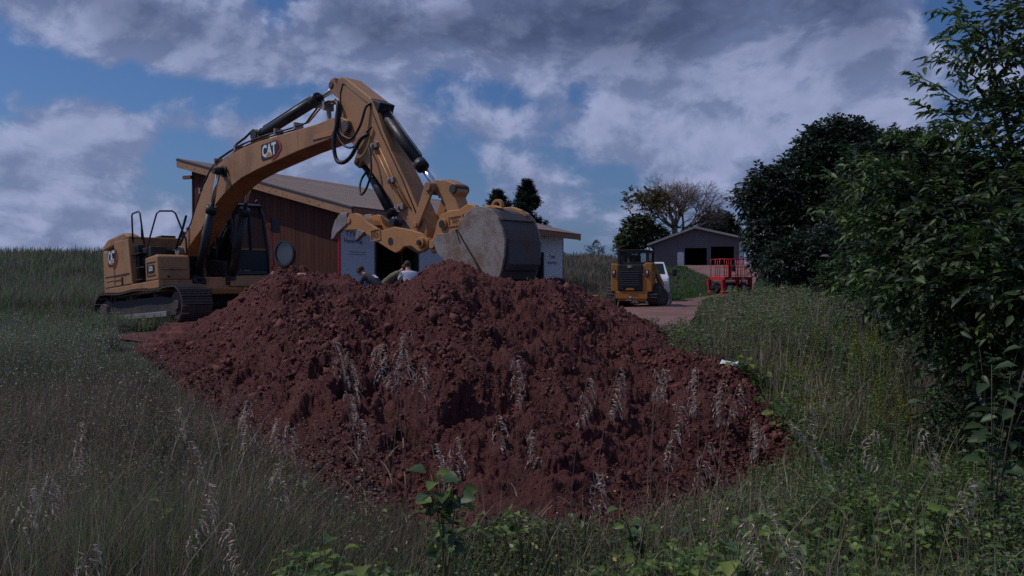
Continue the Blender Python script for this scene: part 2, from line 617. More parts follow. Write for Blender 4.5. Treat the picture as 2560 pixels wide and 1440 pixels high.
def ss(a, b, x):
    t = np.clip((x - a) / (b - a), 0, 1)
    return t * t * (3 - 2 * t)


# ------------------------------------------------------------------ terrain
def gz(X, Y):
    X = np.asarray(X, dtype=float); Y = np.asarray(Y, dtype=float)
    b = np.arctan2(X, np.maximum(Y, .5))
    z = .35 * ss(4, 12, Y)
    left = ss(.02, -.22, b); right = ss(.30, .45, b)
    mid = 1 - left
    amp = 3.35 * left + (2.75 * (1 - ss(.10, .17, b)) + 2.25 * ss(.10, .17, b)) * mid
    st = 26 * left + (30 * (1 - ss(.10, .17, b)) + 53 * ss(.10, .17, b)) * mid
    en = 84 * left + (72 * (1 - ss(.10, .17, b)) + 80 * ss(.10, .17, b)) * mid
    t = np.clip((Y - st) / (en - st), 0, 1)
    z = z + amp * (t * t * (3 - 2 * t)) * (1 - .0 * right)
    # a low bank of weeds running away to the right of the pile
    bank = np.exp(-((b - .34) / .09) ** 2) * ss(9, 14, Y) * (1 - ss(30, 44, Y))
    z = z + .22 * bank
    z = z - ss(90, 400, Y) * 9
    z = z + (fbm(X * .35 + 5, Y * .35 + 3, 3, 4) - .45) * .14
    return z


gx = np.sinh(np.linspace(-5.2, 5.2, 161)) / np.sinh(5.2) * 500
gy = np.concatenate([np.linspace(-25, 30, 120)[:-1], 30 + (np.linspace(0, 1, 110) ** 2.2) * 700])
GX, GY = np.meshgrid(gx, gy)
GZ = gz(GX, GY)
V = np.stack([GX.ravel(), GY.ravel(), GZ.ravel()], 1)


def grid_faces(nr, ncol):
    i = np.arange(nr - 1)[:, None] * ncol + np.arange(ncol - 1)[None, :]
    return np.stack([i, i + 1, i + 1 + ncol, i + ncol], -1).reshape(-1)


ff = grid_faces(len(gy), len(gx))
link('ground', np_mesh('ground', V, ff, np.full(len(ff) // 4, 4), M['ground'], smooth=True), kind='structure')


def strip(name, pts, mat, lift=.012, n=60, m=14, kind='structure', rough_edge=.35):
    """a sheet along a line of (x, y, halfwidth), laid on the terrain"""
    P_ = np.array(pts, dtype=float)
    t = np.linspace(0, len(P_) - 1, n)
    cxy = np.stack([np.interp(t, np.arange(len(P_)), P_[:, k]) for k in range(3)], 1)
    dv = np.gradient(cxy[:, :2], axis=0)
    nrm = np.stack([dv[:, 1], -dv[:, 0]], 1); nrm /= np.linalg.norm(nrm, axis=1)[:, None]
    s_ = np.linspace(-1, 1, m)
    jit = 1 + (vnoise(t * 2.3, t * 0 + 3, 5) - .5) * rough_edge
    X = cxy[:, 0:1] + nrm[:, 0:1] * s_[None, :] * (cxy[:, 2:3] * jit[:, None])
    Y = cxy[:, 1:2] + nrm[:, 1:2] * s_[None, :] * (cxy[:, 2:3] * jit[:, None])
    Z = gz(X, Y) + lift + .03 * (1 - s_[None, :] ** 2)
    ff = grid_faces(n, m)
    return link(name, np_mesh(name, np.stack([X.ravel(), Y.ravel(), Z.ravel()], 1), ff, np.full(len(ff) // 4, 4), mat, smooth=True), kind=kind)


strip('dirt_road', [(2.2, 15, 1.6), (3.4, 21, 1.4), (4.9, 28, 1.7), (7.6, 37, 1.3), (11.2, 45, .9), (15.2, 54, 1.1), (18.3, 66, 1.8), (19.8, 76, 3.4), (19.7, 84, 5.2)], M['road'], .03, 120, 16)
strip('dirt_yard', [(-7.6, 15.2, .8), (-6.8, 16.8, 1.8), (-3.5, 19.5, 3.2), (1.5, 21, 3.2), (2.5, 27, 3.0)], M['soil'], .018, 90, 16)

# ------------------------------------------------------------------ the dirt pile
kp = np.array([300, 330, 400, 470, 560, 620, 650, 700, 760, 800, 870, 920, 1000, 1050, 1080, 1120, 1170, 1230, 1290, 1340, 1380, 1420, 1500, 1560, 1640, 1680, 1760, 1830, 1880, 1950, 1990, 2020], float)
ky = np.array([915, 892, 872, 838, 786, 738, 714, 692, 690, 706, 708, 734, 727, 692, 672, 662, 672, 702, 716, 707, 704, 730, 776, 802, 840, 874, 898, 930, 980, 1054, 1114, 1150], float)
kY = np.array([12.0, 12.2, 13, 13.5, 13.8, 13.4, 13.2, 12.8, 12.4, 12.3, 12.2, 12.2, 12.3, 12.3, 12.3, 12.3, 12.2, 12.0, 12.0, 12.4, 12.4, 12.3, 12, 11.6, 11, 10.4, 9.5, 8.7, 8.2, 7.3, 6.8, 6.4], float)
kt = np.array([930, 940, 1000, 1040, 1090, 1120, 1140, 1175, 1215, 1240, 1280, 1290, 1300, 1305, 1308, 1310, 1312, 1314, 1316, 1316, 1315, 1312, 1305, 1295, 1280, 1268, 1240, 1210, 1190, 1160, 1145, 1160], float)
pa = (kp - 1280) / 2000
nu, nv_ = 820, 430
A = np.linspace(pa[0], pa[-1], nu)
cy_ = np.interp(A, pa, ky); cY = np.interp(A, pa, kY); ty = np.interp(A, pa, kt)
tY = (ZE - .12) * 2000 / (ty - 690)
tY = np.minimum(tY, cY - .3)
cz = ZE + (690 - cy_) / 2000 * cY
u_ = np.linspace(-.02, 1.55, nv_)
UU = u_[:, None]
front = tY[None, :] + (cY - tY)[None, :] * np.clip(UU, None, 1)
# even spacing on screen: stretch toward the camera
lam = np.clip(UU, 0, 1)
front = 1.0 / ((1 - lam) / tY[None, :] + lam / cY[None, :])
front = np.where(UU < 0, tY[None, :] + UU * 2, front)
Yd = np.where(UU <= 1, front, cY[None, :] + (UU - 1) * 8.0)
Xd = A[None, :] * Yd
zg = gz(Xd, Yd)
t_ = np.clip((Yd - tY[None, :]) / (cY - tY)[None, :], 0, 1)
prof = 1 - (1 - t_) ** 1.75
back = np.where(UU > 1, 1 - ss(1.4, 4.3, (UU - 1) * 8.0), 1)
hgt = (cz[None, :] - zg)
Zp = zg + hgt * prof * back
edge = ss(pa[0], pa[0] + .03, A)[None, :] * (1 - ss(pa[-1] - .03, pa[-1], A))[None, :]
amp = ss(-.01, .12, t_) * back * edge
ridge = np.clip(1 - np.abs(UU - 1) * 9, 0, 1)
# lumps: broad slumps, then blocks, crumbs and grit
X_, Y_ = Xd, Yd
slump = (fbm(X_ * .8 + 3, Y_ * .8, 4, 11) - .47)
w1, v1 = worley(X_ * 2.1 + slump * 2, Y_ * 2.1, 21)
w2, v2 = worley(X_ * 5.5 + slump * 3, Y_ * 5.5, 31)
w3, v3 = worley(X_ * 15, Y_ * 15, 41)
w4, v4 = worley(X_ * 34, Y_ * 34, 43)
rough = ss(-.52, -.25, A)[None, :] * .55 + .45        # the left flank is a smooth slide of fines
rill = (fbm(X_ * 2.6 + Y_ * 1.5, Y_ * 1.1 - X_ * .25, 4, 77) - .47) * (1 - rough) * .22
wx = X_ + (fbm(X_ * 3 + 7, Y_ * 3, 3, 61) - .5) * .5
wy = Y_ + (fbm(X_ * 3, Y_ * 3 + 5, 3, 62) - .5) * .5
nearf = np.clip(.35 + .65 * (Yd - 4.5) / 4.5, .35, 1)
w1, v1 = worley(wx * 2.3, wy * 2.3, 21)
w2, v2 = worley(wx * 7.0, wy * 7.0, 31)
w3, v3 = worley(wx * 17, wy * 17, 41)
med = fbm(X_ * 5 + 1, Y_ * 5 + 2, 4, 71) - .47
fin_ = fbm(X_ * 21, Y_ * 21, 3, 72) - .44
cr = np.abs(fbm(wx * 2.0 + 4, wy * 2.0, 4, 73) - .47)
dz = slump * .42 * (.4 + .6 * rough) + (.13 - cr) * .55 * rough + np.clip(.45 - w1, -.1, 1) * .13 * v1 * rough + med * .17 * (.35 + .65 * rough) \
    + np.clip(.42 - w2, 0, 1) * .10 * v2 ** 2 * rough * nearf + np.clip(.45 - w3, 0, 1) * .055 * v3 * nearf + fin_ * .095 + (vnoise(X_ * 75, Y_ * 75, 9) - .5) * .016 + rill
pit = ss(.66, .80, fbm(X_ * 1.5 + 9, Y_ * 1.3 + 1, 3, 55) * 1.12)
dz = dz - pit * .28 * rough
dz = dz - float((dz * amp).sum() / amp.sum()) - .02
Zp = Zp + dz * amp * (1 - .62 * ridge)
# tread marks pressed into the ramp beside the machine
mk = np.exp(-((A[None, :] - (-.415)) / .030) ** 2) * np.exp(-((Yd - 12.6) / .9) ** 2)
Zp = Zp * (1 - mk * .0) + mk * .035 * np.sign(np.sin(Yd * 20))
Zp = np.where(edge < .02, zg - .05, Zp)
Zp = np.where(UU < 0, zg - .06, Zp)
Pg = np.stack([Xd, Yd, Zp], -1)
du = np.gradient(Pg, axis=1); dv_ = np.gradient(Pg, axis=0)
Nn = np.cross(du, dv_); Nn /= np.maximum(np.linalg.norm(Nn, axis=-1), 1e-9)[..., None]
Nn *= np.sign(Nn[..., 2:3] + 1e-9)
q1 = fbm(Xd * 12 + Zp * 17, Yd * 12 - Zp * 15, 4, 83) - .47
q2, q2v = worley(Xd * 14 + Zp * 13, Zp * 22 + Yd * 9, 85)
Pg = Pg + Nn * ((q1 * .11 + np.clip(.45 - q2, 0, 1) * .07 * q2v * nearf) * amp * (1 - .5 * ridge))[..., None]
Xd, Yd, Zp = Pg[..., 0], Pg[..., 1], Pg[..., 2]
V = Pg.reshape(-1, 3)
ff = grid_faces(nv_, nu)
pile = link('dirt_pile', np_mesh('dirt_pile', V, ff, np.full(len(ff) // 4, 4), M['soil']), label='large mound of crumbly red clay soil in front of the excavator', cat='dirt pile')


def octa():
    v = np.array([(1, 0, 0), (-1, 0, 0), (0, 1, 0), (0, -1, 0), (0, 0, 1), (0, 0, -1)], float)
    f = np.array([(0, 2, 4), (2, 1, 4), (1, 3, 4), (3, 0, 4), (2, 0, 5), (1, 2, 5), (3, 1, 5), (0, 3, 5)])
    return v, f


def icosa():
    p = (1 + 5 ** .5) / 2
    v = np.array([(-1, p, 0), (1, p, 0), (-1, -p, 0), (1, -p, 0), (0, -1, p), (0, 1, p), (0, -1, -p), (0, 1, -p), (p, 0, -1), (p, 0, 1), (-p, 0, -1), (-p, 0, 1)], float)
    v /= np.linalg.norm(v[0])
    f = np.array([(0, 11, 5), (0, 5, 1), (0, 1, 7), (0, 7, 10), (0, 10, 11), (1, 5, 9), (5, 11, 4), (11, 10, 2), (10, 7, 6), (7, 1, 8), (3, 9, 4), (3, 4, 2), (3, 2, 6), (3, 6, 8), (3, 8, 9), (4, 9, 5), (2, 4, 11), (6, 2, 10), (8, 6, 7), (9, 8, 1)])
    return v, f


IV, IF = icosa()
OV, OF = octa()


def lumps(pos, size, seed=1, small=False):
    r2 = np.random.default_rng(seed)
    n = len(pos)
    bv, bf = (OV, OF) if small else (IV, IF)
    k = len(bv)
    vv = bv[None] * (1 + r2.uniform(-.4, .4, (n, k, 1)))
    vv = vv * r2.uniform(.6, 1.15, (n, 1, 3))
    a = r2.uniform(0, 6.28, n); c_, s_ = np.cos(a)[:, None], np.sin(a)[:, None]
    vv = np.stack([vv[..., 0] * c_ - vv[..., 1] * s_, vv[..., 0] * s_ + vv[..., 1] * c_, vv[..., 2]], -1)
    b_ = r2.uniform(-.8, .8, n); c_, s_ = np.cos(b_)[:, None], np.sin(b_)[:, None]
    vv = np.stack([vv[..., 0] * c_ - vv[..., 2] * s_, vv[..., 1], vv[..., 0] * s_ + vv[..., 2] * c_], -1)
    vv = vv * size[:, None, None] + pos[:, None, :]
    f_ = (bf[None] + np.arange(n)[:, None, None] * k).reshape(-1)
    return vv.reshape(-1, 3), f_


def scatter_on_pile(n, lo, hi, seed, bias=None):
    r2 = np.random.default_rng(seed)
    out = []; sz = []
    i = r2.integers(8, int(nv_ * .69), n * 2); j = r2.integers(14, nu - 14, n * 2)
    cl = fbm(Xd[i, j] * 1.1, Yd[i, j] * 1.1, 3, 91)
    keep = r2.uniform(.36, .58, n * 2) < cl + (0.03 if bias is None else bias)
    i, j = i[keep][:n], j[keep][:n]
    s_ = lo + (hi - lo) * r2.random(len(i)) ** 4
    pos = np.stack([Xd[i, j], Yd[i, j], Zp[i, j] + s_ * .35], 1)
    return pos, s_


p1, s1 = scatter_on_pile(24000, .007, .045, 5)
p2, s2 = scatter_on_pile(22000, .005, .020, 8, .6)
p3, s3 = scatter_on_pile(500, .04, .12, 9, -.02)
cpos = np.concatenate([p1, p2, p3 - np.array([0, 0, .02])]); csz = np.concatenate([s1, s2, s3])
csz = csz * np.clip(.35 + .65 * (cpos[:, 1] - 4.5) / 4.5, .35, 1)
lv, lf = lumps(cpos, csz, 6, True)
link('clods', np_mesh('clods', lv, lf, np.full(len(lf) // 3, 3), M['clod']), pile, kind='stuff')


def pile_z(x, y):
    a = x / y
    j = int(np.clip(np.searchsorted(A, a), 0, nu - 1))
    i = int(np.argmin(np.abs(Yd[:, j] - y)))
    return float(Zp[i, j])


def lump_thing(name, x, y, r, mat, label, cat, seed, sq=(1, 1, 1)):
    v, f = lumps(np.zeros((1, 3)), np.array([r]), seed)
    v = v * np.array(sq)
    bm = MB(); bm.add(v, f.reshape(-1, 3).tolist())
    o = bm.build(name, mat, bevel=r * .12, label=label, cat=cat)
    o.location = (x, y, pile_z(x, y) + r * .4)
    return o


lump_thing('stone', (683 - 1280) / 2000 * 12.6, 12.6, .055, M['stone'], 'pinkish pale stone near the top left crest of the dirt pile', 'stone', 3, (.8, .8, 1.5))
lump_thing('stone', (752 - 1280) / 2000 * 12.2, 12.2, .05, M['stone'], 'small flat pink stone on the rounded left top of the dirt pile', 'stone', 4, (1.6, .8, .6))
lump_thing('stone', (980 - 1280) / 2000 * 8.0, 8.0, .045, M['clod'], 'smooth round red lump half way up the middle of the dirt pile', 'stone', 5)
# ribbed print of the machine's track, pressed in a low mud ramp by the left foot of the pile
tu, tv = np.meshgrid(np.linspace(0, 1, 60), np.linspace(0, 1, 90))
tx_ = (345 - 1280) / 2000 * 14.2 + tu * 1.15 + tv * .15; ty_ = 13.3 + tv * 1.5
tz_ = gz(tx_, ty_) - .12 + .46 * ss(0, .9, tv) * np.minimum(1, 6 * tu) * np.minimum(1, 6 * (1 - tu)) + (np.abs(((tv * 1.5 / .19) % 1) - .5) < .17) * .05 * (tv > .15) + (fbm(tx_ * 9, ty_ * 9, 3, 14) - .5) * .09
ffm = grid_faces(90, 60)
link('track_mark', np_mesh('track_mark', np.stack([tx_.ravel(), ty_.ravel(), tz_.ravel()], 1), ffm, np.full(len(ffm) // 4, 4), M['clod']), kind='structure')
# crumpled white sheet on the right shoulder
bm = MB()
gu, gv = np.meshgrid(np.linspace(-.17, .17, 12), np.linspace(-.09, .09, 8))
gzv = .05 * fbm(gu * 18 + 3, gv * 22, 3, 8) + .02
sh = np.stack([gu.ravel() + .02 * gv.ravel() / .09, gv.ravel(), gzv.ravel()], 1)
ffs = grid_faces(8, 12)
o = link('plastic_scrap', np_mesh('plastic_scrap', sh, ffs, np.full(len(ffs) // 4, 4), M['white']), label='crumpled white plastic scrap lying on the right shoulder of the dirt pile', cat='plastic scrap')
sx_, sy_ = (1827 - 1280) / 2000 * 8.7, 8.7
o.location = (sx_, sy_, pile_z(sx_, sy_) + .03)
o.rotation_euler = (R(18), R(8), R(-12)); o.scale = (.62, .62, .7)
sm = o.modifiers.new('thick', 'SOLIDIFY'); sm.thickness = .004
#==PART2==
# ------------------------------------------------------------------ excavator
th = R(47); tl = R(4.5)
EO = Vector((-8.25, 20.88, .38))
Fh = Vector((math.sin(th), -math.cos(th), 0)); Ll = Vector((math.cos(th), math.sin(th), 0))
Ff = Fh * math.cos(tl) + Vector((0, 0, math.sin(tl))); Uu = Ff.cross(Ll)
mx = Matrix((Ff, Ll, Uu)).transposed().to_4x4(); mx.translation = EO
exc = empty('excavator', label='yellow tracked excavator with its boom raised over the dirt pile', cat='excavator', mat=mx)


def side_m(x, y, z, ang=0):
    """matrix for print on the near side: text runs along +x, up +z, faces -y"""
    return Matrix.Translation((x, y, z)) @ Matrix(((1, 0, 0, 0), (0, 0, -1, 0), (0, 1, 0, 0), (0, 0, 0, 1))) @ Matrix.Rotation(ang, 4, 'Z')


def maker_logo(parent, mtx, wdt, hgt_, dark=True):
    """white letters with a dark edge, tan wedge and a red angle at the right"""
    w2_, h2 = wdt / 2, hgt_ / 2
    b = MB(); b.cur = 0
    def flat(b_, pts, z):
        b_.add([(x, y, z) for x, y in pts] + [(x, y, z + .002) for x, y in pts],
               [tuple(range(len(pts)))[::-1], tuple(range(len(pts), 2 * len(pts)))] + [(i, (i + 1) % len(pts), (i + 1) % len(pts) + len(pts), i + len(pts)) for i in range(len(pts))], False)
    flat(b, [(-w2_, -h2 * .85), (-w2_ * .9, -h2), (w2_ * .45, -h2), (w2_ * .98, -h2 * .35), (w2_ * .98, h2 * .35), (w2_ * .75, h2), (-w2_ * .9, h2), (-w2_, h2 * .8)], .001)
    o = b.build('badge', M['print_black'], parent); o.matrix_local = mtx
    b = MB()
    flat(b, [(w2_ * .10, -h2 * 1.18), (w2_ * .22, -h2 * 1.3), (w2_ * .78, -h2 * 1.0), (w2_ * 1.25, -h2 * .3), (w2_ * 1.25, h2 * .4), (w2_ * .92, h2 * 1.05), (w2_ * .82, h2 * .95), (w2_ * 1.08, h2 * .35), (w2_ * 1.08, -h2 * .25), (w2_ * .68, -h2 * .85)], .0035)
    o = b.build('red_angle', M['print_red'], parent); o.matrix_local = mtx
    o = text_obj('CAT', hgt_, M['print_white'], parent, mtx @ Matrix.Translation((-w2_ * .10, .0, .006)), hgt_ * .035, 'lettering', wdt * .80)
    b = MB()
    flat(b, [(-w2_ * .55, -h2 * .82), (w2_ * .35, -h2 * .82), (-w2_ * .10, -h2 * .10)], .0075)
    o = b.build('wedge', M['tan'], parent); o.matrix_local = mtx


# --- tracks
ucar = MB()
ucar.cyl((0, 0, .62), (0, 0, .90), .72, n=28)
ucar.box((-.9, -.85, .38), (.9, .85, .64))
ucar.build('swing_ring', M['undercar'], exc, .02)


def track(y0, parent):
    """shoe ring round a side frame with idler, sprocket and rollers"""
    W = .78
    root = MB()
    root.prism([(-1.75, .22), (1.55, .22), (1.72, .36), (1.55, .62), (.9, .70), (-1.3, .70), (-1.8, .58)], y0 + .14, y0 + W - .14)
    fr = root.build('track', M['undercar'], parent, .015)
    fr.rotation_euler = (0, 0, R(6)); fr.location = (0, 0, -.05)
    b = MB()
    b.cyl((1.62, y0 + .16, .45), (1.62, y0 + W - .16, .45), .34, n=24)
    b.cyl((1.62, y0 + .10, .45), (1.62, y0 + W - .10, .45), .12, n=16)
    b.build('idler', M['tracksteel'], fr, .01)
    b = MB()
    b.cyl((-1.68, y0 + .13, .46), (-1.68, y0 + W - .16, .46), .30, n=12)
    b.cyl((-1.68, y0 + .02, .46), (-1.68, y0 + W - .3, .46), .20, n=20)
    for k in range(12):
        a = 2 * math.pi * k / 12
        b.box((-.035, y0 + .25, .27), (.035, y0 + .45, .37), Matrix.Translation((-1.68, 0, .46)) @ Matrix.Rotation(a, 4, 'Y'))
    b.build('sprocket', M['tracksteel'], fr, .008)
    for k in range(8):
        b = MB(); x = -1.25 + k * .36
        b.cyl((x, y0 + .12, .20), (x, y0 + W - .12, .20), .10, n=14)
        b.build('roller', M['tracksteel'], fr)
    for x in (-.6, .55):
        b = MB(); b.cyl((x, y0 + .2, .74), (x, y0 + W - .2, .74), .07, n=12)
        b.build('carrier_roller', M['tracksteel'], fr)
    # guard along the bottom
    b = MB(); b.box((-.9, y0 + .05, .20), (1.3, y0 + .13, .33)); b.build('guard', M['steel'], fr, .01)
    # one shoe, then copies round the loop
    s = MB()
    s.box((-.088, y0, -.012), (.088, y0 + W, .012))
    for gx_ in (-.07, 0, .07):
        s.box((gx_ - .011, y0 + .01, .012), (gx_ + .011, y0 + W - .01, .045))
    s.box((-.09, y0 + W / 2 - .11, -.10), (.09, y0 + W / 2 - .06, -.012))
    s.box((-.09, y0 + W / 2 + .06, -.10), (.09, y0 + W / 2 + .11, -.012))
    sh = s.mesh('track_shoe', M['tracksteel'])
    r_ = .44; xa, xb = -1.68, 1.62; zc = .46
    per = 2 * (xb - xa) + 2 * math.pi * r_
    N = int(per / .187)
    for k in range(N):
        d = per * k / N
        if d < xb - xa:
            x, z, a = xa + d, zc + r_, 0
            z -= .04 * math.sin(math.pi * (d / (xb - xa)) * 2) ** 2
        elif d < xb - xa + math.pi * r_:
            q = (d - (xb - xa)) / r_; x, z, a = xb + math.sin(q) * r_, zc + math.cos(q) * r_, q
        elif d < 2 * (xb - xa) + math.pi * r_:
            x, z, a = xb - (d - (xb - xa) - math.pi * r_), zc - r_, math.pi
        else:
            q = math.pi + (d - 2 * (xb - xa) - math.pi * r_) / r_; x, z, a = xa + math.sin(q) * r_, zc + math.cos(q) * r_, q
        o = link('track_shoe', sh, fr)
        o.matrix_local = Matrix.Translation((x, 0, z)) @ Matrix.Rotation(a + rnd.uniform(-.02, .02), 4, 'Y')
    return fr


track(-1.60, exc)
track(.82, exc)

# --- upper structure
b = MB()
b.box((-1.9, -1.30, .86), (1.15, 1.38, 1.02))
b.build('deck', M['yellow'], exc, .02)
b = MB()
b.box((-1.9, -1.455, .76), (1.22, -1.30, 1.04))
b.box((1.15, -1.30, .76), (1.22, -.62, 1.04))
b.build('side_skirt', M['yellow'], exc, .02)
# counterweight, rounded tail
arc = [(-1.45, -1.45), (-2.18, -1.45), (-2.42, -1.25)]
for k in range(1, 10):
    a = R(205 - k * 5)
    arc.append((math.cos(R(207 - k * 6)) * 2.82, math.sin(R(207 - k * 6)) * 2.82 * .98 * -1 if False else math.sin(R(207 - k * 6)) * 2.82))
arc += [(-2.42, 1.25), (-2.18, 1.45), (-1.45, 1.45)]
b = MB(); b.vprism(arc, .74, 2.05); b.build('counterweight', M['yellow'], exc, .07)
# right rear door panels with the slanted hood above
b = MB(); b.prism([(-1.44, 1.04), (-.36, 1.04), (-.52, 2.22), (-1.44, 2.22)], -1.44, -1.05); b.build('side_panel', M['yellow'], exc, .02)
b = MB(); b.prism([(-2.20, 2.06), (-.52, 2.225), (-.56, 2.30), (-.85, 2.40), (-1.9, 2.34), (-2.30, 2.16)], -1.42, -1.12)
b.build('hood_edge', M['yellow'], exc, .04)
b = MB(); b.prism([(-2.25, 1.9), (-.95, 1.9), (-.92, 2.32), (-1.3, 2.36), (-2.1, 2.22)], -1.10, 1.42)
b.build('engine_hood', M['yellow'], exc, .03)
b = MB(); b.box((-1.6, -.3, 2.34), (-1.2, .1, 2.42)); b.cyl((-1.75, .55, 2.25), (-1.75, .55, 2.62), .06); b.build('exhaust', M['black'], exc, .01)
b = MB(); b.box((-2.06, -1.462, 1.33), (-.50, -1.447, 1.345)); b.box((-2.06, -1.462, 1.06), (-.40, -1.447, 1.07)); b.box((-1.0, -1.462, 1.07), (-.93, -1.447, 1.27))
b.build('panel_seam', M['black'], exc)
b = MB(); b.box((-2.0, -1.464, 1.22), (-1.0, -1.45, 1.24)); b.build('pin_stripe', M['tan'], exc)
maker_logo(exc, side_m(-1.55, -1.457, 1.82), .52, .44)
# dark well with steps between panel and tank
b = MB(); b.box((-.50, -1.25, 1.03), (.5, -.75, 1.12)); b.box((-.94, -1.04, 1.03), (-.60, .45, 1.98))
b.box((-.6, -.75, 1.03), (.45, -.35, 1.55))
b.build('valve_bay', M['black'], exc, .02)
for k, (x, z) in enumerate([(-.12, 1.12), (.02, 1.42), (-.2, 1.78)]):
    b = MB(); b.box((x - .24, -1.40, z), (x + .24, -1.05, z + .03)); b.build('step', M['black'], exc, .004)
b = MB(); b.box((-.46, -1.30, 1.04), (-.30, -1.10, 2.05)); b.box((-.3, -1.2, 1.5), (.25, -.8, 1.95)); b.build('air_box', M['black'], exc, .03)
# tank / storage box
b = MB(); b.prism([(.47, 1.04), (1.20, 1.04), (1.20, 1.60), (1.12, 1.66), (.47, 1.62)], -1.45, -.66); b.build('storage_box', M['yellow'], exc, .035)
b = MB(); b.box((.60, -1.462, 1.16), (1.08, -1.449, 1.175)); b.box((.60, -1.462, 1.48), (1.08, -1.449, 1.495)); b.box((.60, -1.462, 1.16), (.612, -1.449, 1.49)); b.build('box_seam', M['black'], exc)
b = MB(); b.box((.66, -1.466, 1.24), (1.00, -1.452, 1.42)); b.build('plate', M['print_black'], exc)
text_obj('320', .15, M['print_white'], exc, side_m(.83, -1.47, 1.33), .004, 'lettering')
b = MB(); b.box((1.203, -1.38, 1.28), (1.212, -.72, 1.29)); b.cyl((1.2, -1.2, 1.12), (1.215, -1.2, 1.12), .03, n=10); b.build('front_seam', M['black'], exc)
text_obj('ZX', .14, M['print_black'], exc, side_m(-1.85, -1.463, 1.0), .003, 'lettering') if False else None
# hand rails
b = MB(); b.tube([(-.52, -1.32, 2.1), (-.52, -1.32, 2.80), (-.48, -1.32, 2.85), (-.10, -1.32, 2.86), (-.02, -1.32, 2.80), (.16, -1.32, 2.0)], .022)
b.tube([(-.52, -1.10, 2.2), (-.50, -1.10, 2.58)], .018)
b.build('handrail', M['black'], exc)
b = MB(); b.tube([(.48, -1.40, 1.62), (.46, -1.36, 1.95), (.62, -1.18, 2.72), (.66, -1.12, 2.78), (.78, -.86, 2.78), (.82, -.80, 2.72), (.95, -.62, 2.05), (.95, -.62, 1.66)], .022)
b.build('handrail', M['black'], exc)
# front underside below the cab
b = MB(); b.box((.2, -.60, .80), (1.18, 1.42, 1.10)); b.box((1.12, .35, .86), (1.26, 1.45, 1.14)); b.build('cab_platform', M['yellow'], exc, .02)
b = MB(); b.prism([(.55, .62), (1.55, .66), (1.6, .80), (.5, .82)], -.3, 1.3); b.build('belly_plate', M['yellow'], exc, .01)

# --- cab
cabr = MB(); cabr.box((-.55, .42, 1.12), (1.22, 1.45, 1.20)); cabr.build_ = None
cab_o = cabr.build('cab', M['black'], exc, .01)
def cpart(name, fn, mat, bev=.0):
    b_ = MB(); fn(b_); return b_.build(name, mat, cab_o, bev)
pil = [[(1.24, .47, 1.2), (1.28, .47, 1.8), (1.12, .48, 2.75), (.98, .50, 2.98)], [(1.24, 1.42, 1.2), (1.28, 1.42, 1.8), (1.12, 1.41, 2.75), (.98, 1.39, 2.98)],
       [(-.50, .47, 1.2), (-.55, .47, 2.2), (-.45, .48, 2.98)], [(-.50, 1.42, 1.2), (-.55, 1.42, 2.2), (-.45, 1.41, 2.98)], [(.40, .46, 1.2), (.40, .46, 2.0), (.36, .47, 2.98)], [(.40, 1.43, 1.2), (.36, 1.42, 2.98)]]
for p_ in pil: cpart('pillar', lambda q, p_=p_: q.tube(p_, .045), M['black'])
cpart('roof', lambda q: q.prism([(-.52, 2.96), (1.00, 2.96), (1.10, 3.0), (.95, 3.07), (-.45, 3.07)], .44, 1.45), M['black'], .03)
cpart('sill', lambda q: (q.box((-.5, .45, 1.18), (1.26, .50, 1.50)), q.box((1.22, .46, 1.16), (1.27, 1.43, 1.26)), q.box((-.5, 1.39, 1.18), (1.26, 1.44, 1.34))), M['black'], .01)
def quad(q, pts): q.add(pts + [(p[0] + .006, p[1] + .006, p[2]) for p in pts], [(0, 1, 2, 3), (7, 6, 5, 4), (0, 4, 5, 1), (1, 5, 6, 2), (2, 6, 7, 3), (3, 7, 4, 0)], False)
cpart('windscreen', lambda q: quad(q, [(1.25, .5, 1.85), (1.25, 1.4, 1.85), (1.02, 1.37, 2.92), (1.02, .53, 2.92)]), M['glass'])
cpart('lower_windscreen', lambda q: quad(q, [(1.26, .5, 1.28), (1.26, 1.4, 1.28), (1.27, 1.4, 1.80), (1.27, .5, 1.80)]), M['darkglass'])
cpart('side_window', lambda q: q.box((-.45, .462, 1.52), (1.12, .468, 2.9)), M['glass'])
cpart('rear_window', lambda q: q.box((-.52, .52, 1.9), (-.515, 1.38, 2.9)), M['glass'])
cpart('wiper', lambda q: q.tube([(1.28, .6, 1.7), (1.2, .75, 2.4)], .01), M['black'])
cpart('seat', lambda q: (q.box((-.2, .70, 1.42), (.35, 1.2, 1.58)), q.box((-.32, .70, 1.55), (-.18, 1.2, 2.35)), q.box((-.1, .75, 1.2), (.25, 1.15, 1.42))), M['black'], .05)
cpart('console', lambda q: (q.box((-.1, .54, 1.5), (.45, .68, 1.78)), q.box((.95, .52, 1.5), (1.15, .62, 2.0)), q.tube([(.45, .61, 1.78), (.5, .61, 1.98)], .02), q.tube([(.9, .9, 1.2), (.85, .9, 1.75)], .03)), M['black'], .02)
cpart('step', lambda q: (q.box((1.0, .3, 1.02), (1.35, .46, 1.06)), q.box((1.05, 1.46, .95), (1.3, 1.55, 1.0))), M['black'])
cpart('lower_cover', lambda q: q.prism([(-.45, 1.1), (1.15, 1.1), (1.22, 1.5), (.3, 1.62), (-.45, 1.62)], .28, .44), M['black'], .02)
cpart('mirror', lambda q: (q.tube([(1.15, 1.44, 2.55), (1.3, 1.62, 2.62), (1.3, 1.66, 2.5)], .015), q.box((1.27, 1.55, 2.28), (1.33, 1.78, 2.66))), M['black'], .02)
cpart('grab_rail', lambda q: q.tube([(1.26, 1.52, 1.3), (1.34, 1.55, 1.4), (1.30, 1.56, 2.3), (1.2, 1.5, 2.45)], .017), M['red'])
